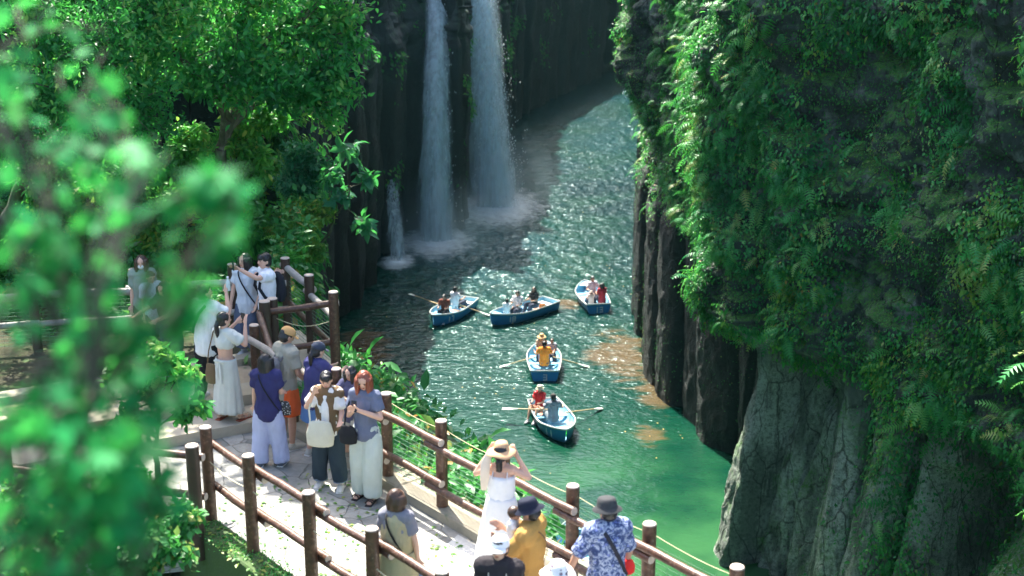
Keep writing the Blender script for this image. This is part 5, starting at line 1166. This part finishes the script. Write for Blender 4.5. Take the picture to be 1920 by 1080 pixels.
# ---- trees
def limb(mb,a,b,r0,r1,bend=.15,n=6,rs=rs):
    a=np.array(a);b=np.array(b); L=np.linalg.norm(b-a); j=unit(1,rs)[0]*bend*L; j[2]=abs(j[2])
    pts=[a+(b-a)*t+j*math.sin(math.pi*t)+unit(1,rs)[0]*.02*L*(0<t<1) for t in np.linspace(0,1,n)]
    mb.tube(pts,[r0+(r1-r0)*t for t in np.linspace(0,1,n)],7); return pts
def tree(name,label,cat,root,blobs,nleaf,size,m,tpl='oval',tr=.12,seed=0,group=None,fork=.5,up=.6,tocam=.25,twigs=16,droop=.35,trunk='bark',shell=0):
    rs=np.random.RandomState(100+seed); t=thing(name,tuple(root),label,cat,group=group); root=np.array(root,float)
    cs=np.array([b[0] for b in blobs],float); rr=[b[1] if hasattr(b[1],'__len__') else (b[1],)*3 for b in blobs]
    cen=cs.mean(0); fk=root+(cen-root)*fork; mb=MB(); tw=MB()
    limb(mb,root,fk,tr,tr*.62,.08,7,rs); limb(mb,fk,cen,tr*.6,tr*.3,.1,5,rs); ends=[];src=[]
    vol=np.array([a[0]*a[1]*a[2] for a in rr]); q=vol/vol.sum()
    for c,r in zip(cs,rr):
        st=fk+(cen-fk)*rs.rand(); pts=limb(mb,st,c,tr*.38,tr*.12,.16,7,rs)
        for k in range(twigs):
            e=c+unit(1,rs)[0]*np.array(r)*(.75+.3*rs.rand()); s0=pts[rs.randint(4,7)]
            tp=limb(tw,s0,e,tr*.09+.003,.003,.15,4,rs); ends.append((np.array(tp),c,r))
    per=nleaf//len(ends); Ps=[]
    for tp,c,r in ends:
        k=per+int(per*.5*rs.randn()); k=max(3,k); u=rs.rand(k)**.7*(len(tp)-1.001); i=u.astype(int); f=(u-i)[:,None]
        Ps.append(tp[i]*(1-f)+tp[i+1]*f+rs.randn(k,3)*np.array(r)*.17)
    P=np.concatenate(Ps); n=len(P); D=unit(n,rs)+np.array([0,0,-droop]); cam_=np.array([0,0,CAMZ])-P; cam_/=np.linalg.norm(cam_,axis=1,keepdims=True)
    Z=np.array([0,0,1.])*up+unit(n,rs)*.6+cam_*tocam
    s=size*(.6+.75*rs.rand(n)); r_=np.clip(.45+.8*fbm(P*1.3+seed,3)+.24*rs.randn(n),0,.97)
    o=wpar(mb.build('trunk',M[trunk],None,smooth=True),t); o2=wpar(tw.build('branch_twigs',M[trunk],None,smooth=True),t); o2['kind']='stuff'
    leaf_mesh('crown',P,D,Z,s,r_,tpl,M[m],t); return t
A=lambda x,y,Y: tuple(at_y(x,y,Y))
tree('evergreen_tree','evergreen tree whose leafy branches reach out beside the black cliff','tree',A(330,470,25.2),[(A(430,40,24),.85),(A(560,40,24.5),.85),(A(645,60,24.8),.55),(A(650,140,24.6),.45),(A(520,140,24),.7),(A(330,110,23.5),.8),(A(600,190,24.6),.5),(A(420,160,23.5),.6),(A(480,-60,24),.9),(A(640,-40,25),.8),(A(250,-30,23),.9)],15000,.13,'leaf_ever',tr=.16,seed=1)
tree('evergreen_tree','deep shaded evergreen tree behind the blurred maple leaves at the far left','tree',A(-60,520,23.5),[(A(60,60,22.5),.9),(A(190,70,22.5),.9),(A(120,190,22),.8),(A(250,200,22.5),.7),(A(20,260,22),.8),(A(330,20,23),.6)],13000,.11,'leaf_ever',tr=.16,seed=2)
tree('light_green_shrub','vivid light green shrub hanging over the cliff left of the grey rock column','shrub',A(440,470,25.4),[(A(455,245,24.9),.45),(A(400,330,24.8),.5),(A(470,310,24.9),.38),(A(420,400,24.7),.42),(A(350,270,24.6),.45),(A(500,210,25),.35)],9000,.13,'leaf_lit',seed=3,tr=.06)
tree('blue_green_shrub','soft blue-green shrub growing just right of the grey rock column','shrub',A(560,470,26.4),[(A(560,290,26.2),.33),(A(540,340,26.2),.3),(A(600,315,26.3),.28),(A(575,360,26.2),.25)],4500,.10,'leaf_teal',seed=4,tr=.05)
tree('yellow_green_shrub','sunlit yellow-green shrub above the terrace corner post','shrub',A(540,540,25.6),[(A(580,405,25.6),.32),(A(555,450,25.5),.33),(A(610,395,25.8),.22),(A(540,495,25.4),.25),(A(590,470,25.5),.2)],4600,.10,'leaf_yellow',seed=5,tr=.05)
tree('overhanging_sapling','sparse sapling with large single leaves reaching out over the dark water','tree',A(600,460,26.2),[(A(655,275,25.6),.26),(A(690,340,25.4),.24),(A(640,370,25.7),.26),(A(680,425,25.4),.18),(A(620,330,25.8),.3)],230,.24,'leaf_teal',seed=6,tr=.035,twigs=6)
tree('leafy_tree','mid green tree filling the slope between the evergreen crown and the terrace fence','tree',A(250,560,24.4),[(A(250,330,24),.6),(A(330,400,24),.5),(A(180,390,23.5),.6),(A(290,450,24),.42),(A(100,330,23),.6),(A(60,430,22.5),.5)],9000,.13,'leaf_lit',seed=7,tr=.12)
tree('glossy_shrub','dark glossy shrub spilling over the fence at the left of the lower step','shrub',A(300,905,15.9),[(A(330,700,16.4),.26),(A(275,735,16.3),.26),(A(230,700,16.3),.26),(A(355,765,16.2),.2),(A(300,650,16.5),.2),(A(240,780,16.1),.28)],1500,.14,'leaf_ever',seed=8,tr=.04,tocam=.6,twigs=9)
for k,(x,y,Y,r,c,sd_) in enumerate([(210,960,12.5,.42,'leaf_ever',11),(300,1020,12.2,.34,'leaf_bank',12),(130,1040,12,.42,'leaf_ever',13),(60,960,12.8,.4,'leaf_bank',14)]):
    tree('understorey_shrub',['dark small-leaved shrub in the pit below the near fence, upper one','light green shrub right beside the black retaining wall','dark small-leaved shrub at the bottom edge under the maple','light green shrub furthest left in the pit'][k],'shrub',tuple(at_y(x,y+90,Y+.1)),[(A(x,y,Y),r),(A(x-50,y+40,Y),r*.8),(A(x+30,y-40,Y+.3),r*.6)],3200,.09,c,seed=sd_,tr=.04,tpl='small',group='shrubs in the pit left of the walkway')
# near maple, out of focus
def Dd(x,y,d): return tuple(at_d(x,y,d*.75))
mbl=[(50,70,4.6,.24),(170,150,4.6,.12),(40,230,4.2,.18),(60,330,3.9,.15),(180,310,3.9,.09),(290,300,3.7,.05),(25,500,3.8,.15),(120,460,3.9,.07),(50,640,3.6,.15),(165,625,3.7,.06),(255,610,3.7,.04),(330,570,3.8,.04),(50,800,3.5,.15),(165,790,3.6,.08),(270,700,3.6,.05),(320,735,3.6,.03),(50,960,3.6,.15),(180,950,3.5,.07),(270,990,3.4,.05),(150,870,3.4,.07),(300,890,3.4,.035),(440,365,3.4,.03),(400,345,3.4,.02),(425,430,3.5,.02),(100,1040,3.5,.12),(235,860,3.4,.05)]
tree('maple_tree','maple branches in the left foreground, very close and out of focus, with pale green leaves','tree',(-3.3,2.4,3.8),[(Dd(x,y,d),r*.85) for x,y,d,r in mbl],720,.060,'leaf_maple',tpl='maple',seed=20,tr=.018,fork=.75,up=.5,tocam=.75,twigs=6,droop=.5)
# shade trees on the hill rim above the frame, they dapple the terrace
for k,(x,y,z,r) in enumerate([(-5.5,24.5,18.8,2.2),(-9.5,23.5,18.5,2.4),(-3.3,27.5,19,1.8)]):
    tree('canopy_tree',['tall tree on the hill rim, middle of three above the terrace','tall tree on the hill rim, leftmost of three above the terrace','tall tree on the hill rim, nearest the gorge edge'][k],'tree',(x-1,y+3.5,13.5),[((x+dx,y+dy,z+dz),r*q) for dx,dy,dz,q in((0,0,0,.5),(1.3,-.8,.3,.45),(-1.3,.3,.5,.5),(.2,-1.6,-.2,.45),(.5,1,1.2,.5))],2200,.26,'leaf_ever',seed=30+k,tr=.2,tpl='small',twigs=22,group='trees on the hill rim above the terrace')
# undergrowth behind the terrace fence
def ground_leaves(name,P,n,size,tpl,m,label,rs,h=.35,rb=0):
    i=rs.randint(0,len(P),n); Q=P[i]+np.stack([rs.randn(n)*.06,rs.randn(n)*.06,rs.rand(n)**1.6*h],-1)
    D=unit(n,rs)+np.array([0,-.3,.0]); Z=unit(n,rs)*.5+np.array([0,-.25,1.]); s=size*(.55+.9*rs.rand(n)); r=np.clip(.5+.8*fbm(Q*2,3)+.2*rs.randn(n)+rb,0,1)
    o=leaf_mesh(name,Q,D,Z,s,r,tpl,m); tag(o,label,'plants',kind='stuff'); return o
rs=np.random.RandomState(9)
Pg=np.array([(x,y,10.45+max(0,(y-22))*.28) for x,y in zip(rs.uniform(-11,-3.7,4000),rs.uniform(21.9,25.8,4000))])
nz=fbm(Pg*1.1,3); Pg=Pg[nz>-.18]
ground_leaves('terrace_undergrowth',Pg,15000,.13,'small',M['leaf_bank'],'low bright green plants behind the terrace fence',rs,.4)
ground_leaves('terrace_ferns',Pg,900,.4,'fern',M['leaf_lit'],'ferns behind the terrace fence',rs,.2)
# bank plants beyond the waterside kerb
B=BANK.reshape(-1,3); T=np.tile(np.arange(-10,11,.12),BANK.shape[0]); U=np.repeat(np.arange(0,1.001,.03),BANK.shape[1])
keep=(T>-9)&(T<2.2)&(U<.40*(1-.55*sm(1.5,4.6,T)))&(U>.01); Bk=B[keep]; nz=fbm(Bk*1.4+3,3); Bk=Bk[nz>-.2]
ground_leaves('bank_undergrowth',Bk,9500,.15,'oval',M['leaf_bank'],'bright leafy plants on the river bank behind the waterside fence',rs,.42,rb=.05)
ground_leaves('bank_undergrowth',Bk,1300,.30,'oval',M['leaf_bank'],'large-leaved plants standing above the bank undergrowth',rs,.5)
Lk=LOWG.reshape(-1,3); Lk=Lk[(Lk[:,1]>9)&(Lk[:,0]>-12)]
ground_leaves('pit_undergrowth',Lk,9000,.12,'small',M['leaf_ever'],'dark ground plants in the pit left of the walkway',rs,.35)
Km=np.array([wl(t,o,ZD+.03) for t,o in zip(rs.uniform(-.9,7,9000),rs.uniform(2.2,2.52,9000))]); Km=Km[fbm(Km*3,3)>-.1]
ground_leaves('kerb_moss',Km,3500,.03,'small',M['leaf_ever'],'moss and small weeds along the near kerb',rs,.03)
# fallen leaves and moss tufts on the paving and the mossy kerb
Q=[]
for _ in range(420):
    t=rs.uniform(-1,4); o=rs.uniform(.3,2.1); Q.append(wl(t,o,ZD+.012))
for _ in range(260):
    t=rs.uniform(-.8,7); Q.append(wl(t,rs.uniform(2.25,2.6),ZD+.045))
Q=np.array(Q); n=len(Q); o=leaf_mesh('fallen_leaves',Q,unit(n,rs)*np.array([1,1,.08]),np.tile([0,0,1.],(n,1))+unit(n,rs)*.15,.055*(.6+rs.rand(n)),rs.rand(n),'small',M['leaf_yellow']); tag(o,'fallen leaves scattered on the flagstones and mossy kerb','leaves',kind='stuff')
# ------------------------------------------------------------ thin air and mist
def vol(name,c,size,dens,col,label,ell=False,aniso=.3):
    mb=MB()
    if ell: mb.ell(c,size,nu=24,nv=16)
    else: mb.box(c,size)
    def f(nt,N): return N('VolumePrincipled',i_Color=(*col,1),i_Density=dens,i_Anisotropy=aniso).outputs[0]
    m=bpy.data.materials.new(name); m.use_nodes=True; nt=m.node_tree; nt.nodes.clear(); o_=nt.nodes.new('ShaderNodeOutputMaterial'); v=_n(nt,'VolumePrincipled',{'i_Color':(*col,1),'i_Density':dens,'i_Anisotropy':aniso}); nt.links.new(v.outputs[0],o_.inputs['Volume'])
    o=mb.build(name,m); tag(o,label,None,kind='stuff'); return o
vol('haze',(0,90,24),(400,400,56),.00010,(.35,.85,.95),'thin air haze in the gorge')

def mist(name,c,r,dens,label):
    mb=MB(); mb.ell((0,0,0),r,nu=20,nv=12)
    m=bpy.data.materials.new(name); m.use_nodes=True; nt=m.node_tree; nt.nodes.clear(); N=lambda t,**k:_n(nt,t,k); o_=nt.nodes.new('ShaderNodeOutputMaterial')
    oc=N('TexCoord').outputs['Object']; q=N('VectorMath',operation='DIVIDE',i_0=oc,i_1=tuple(r)).outputs[0]; ln=N('VectorMath',operation='LENGTH',i_0=q).outputs['Value']
    f=math_(nt,'SUBTRACT',1,ln,clamp=True); f=math_(nt,'MULTIPLY',f,f); n=noise(nt,N,.45,3,.5,vec=oc); f=math_(nt,'MULTIPLY',f,math_(nt,'MULTIPLY_ADD',n,1.6,.1))
    v=_n(nt,'VolumePrincipled',{'i_Color':(.55,.85,.95,1),'i_Density':math_(nt,'MULTIPLY',f,dens),'i_Anisotropy':.2}); nt.links.new(v.outputs[0],o_.inputs['Volume']); m.cycles.volume_step_rate=3
    o=mb.build(name,m); o.location=c; tag(o,label,None,kind='stuff')
mist('falls_mist',(-1.6,74.2,1.2),(5.5,6.,4.2),.11,'drifting spray mist round the foot of the broad waterfall')
mist('falls_mist',(-3.4,65.5,.8),(4.2,6.,3.4),.12,'thin spray mist round the foot of the slimmer waterfalls')
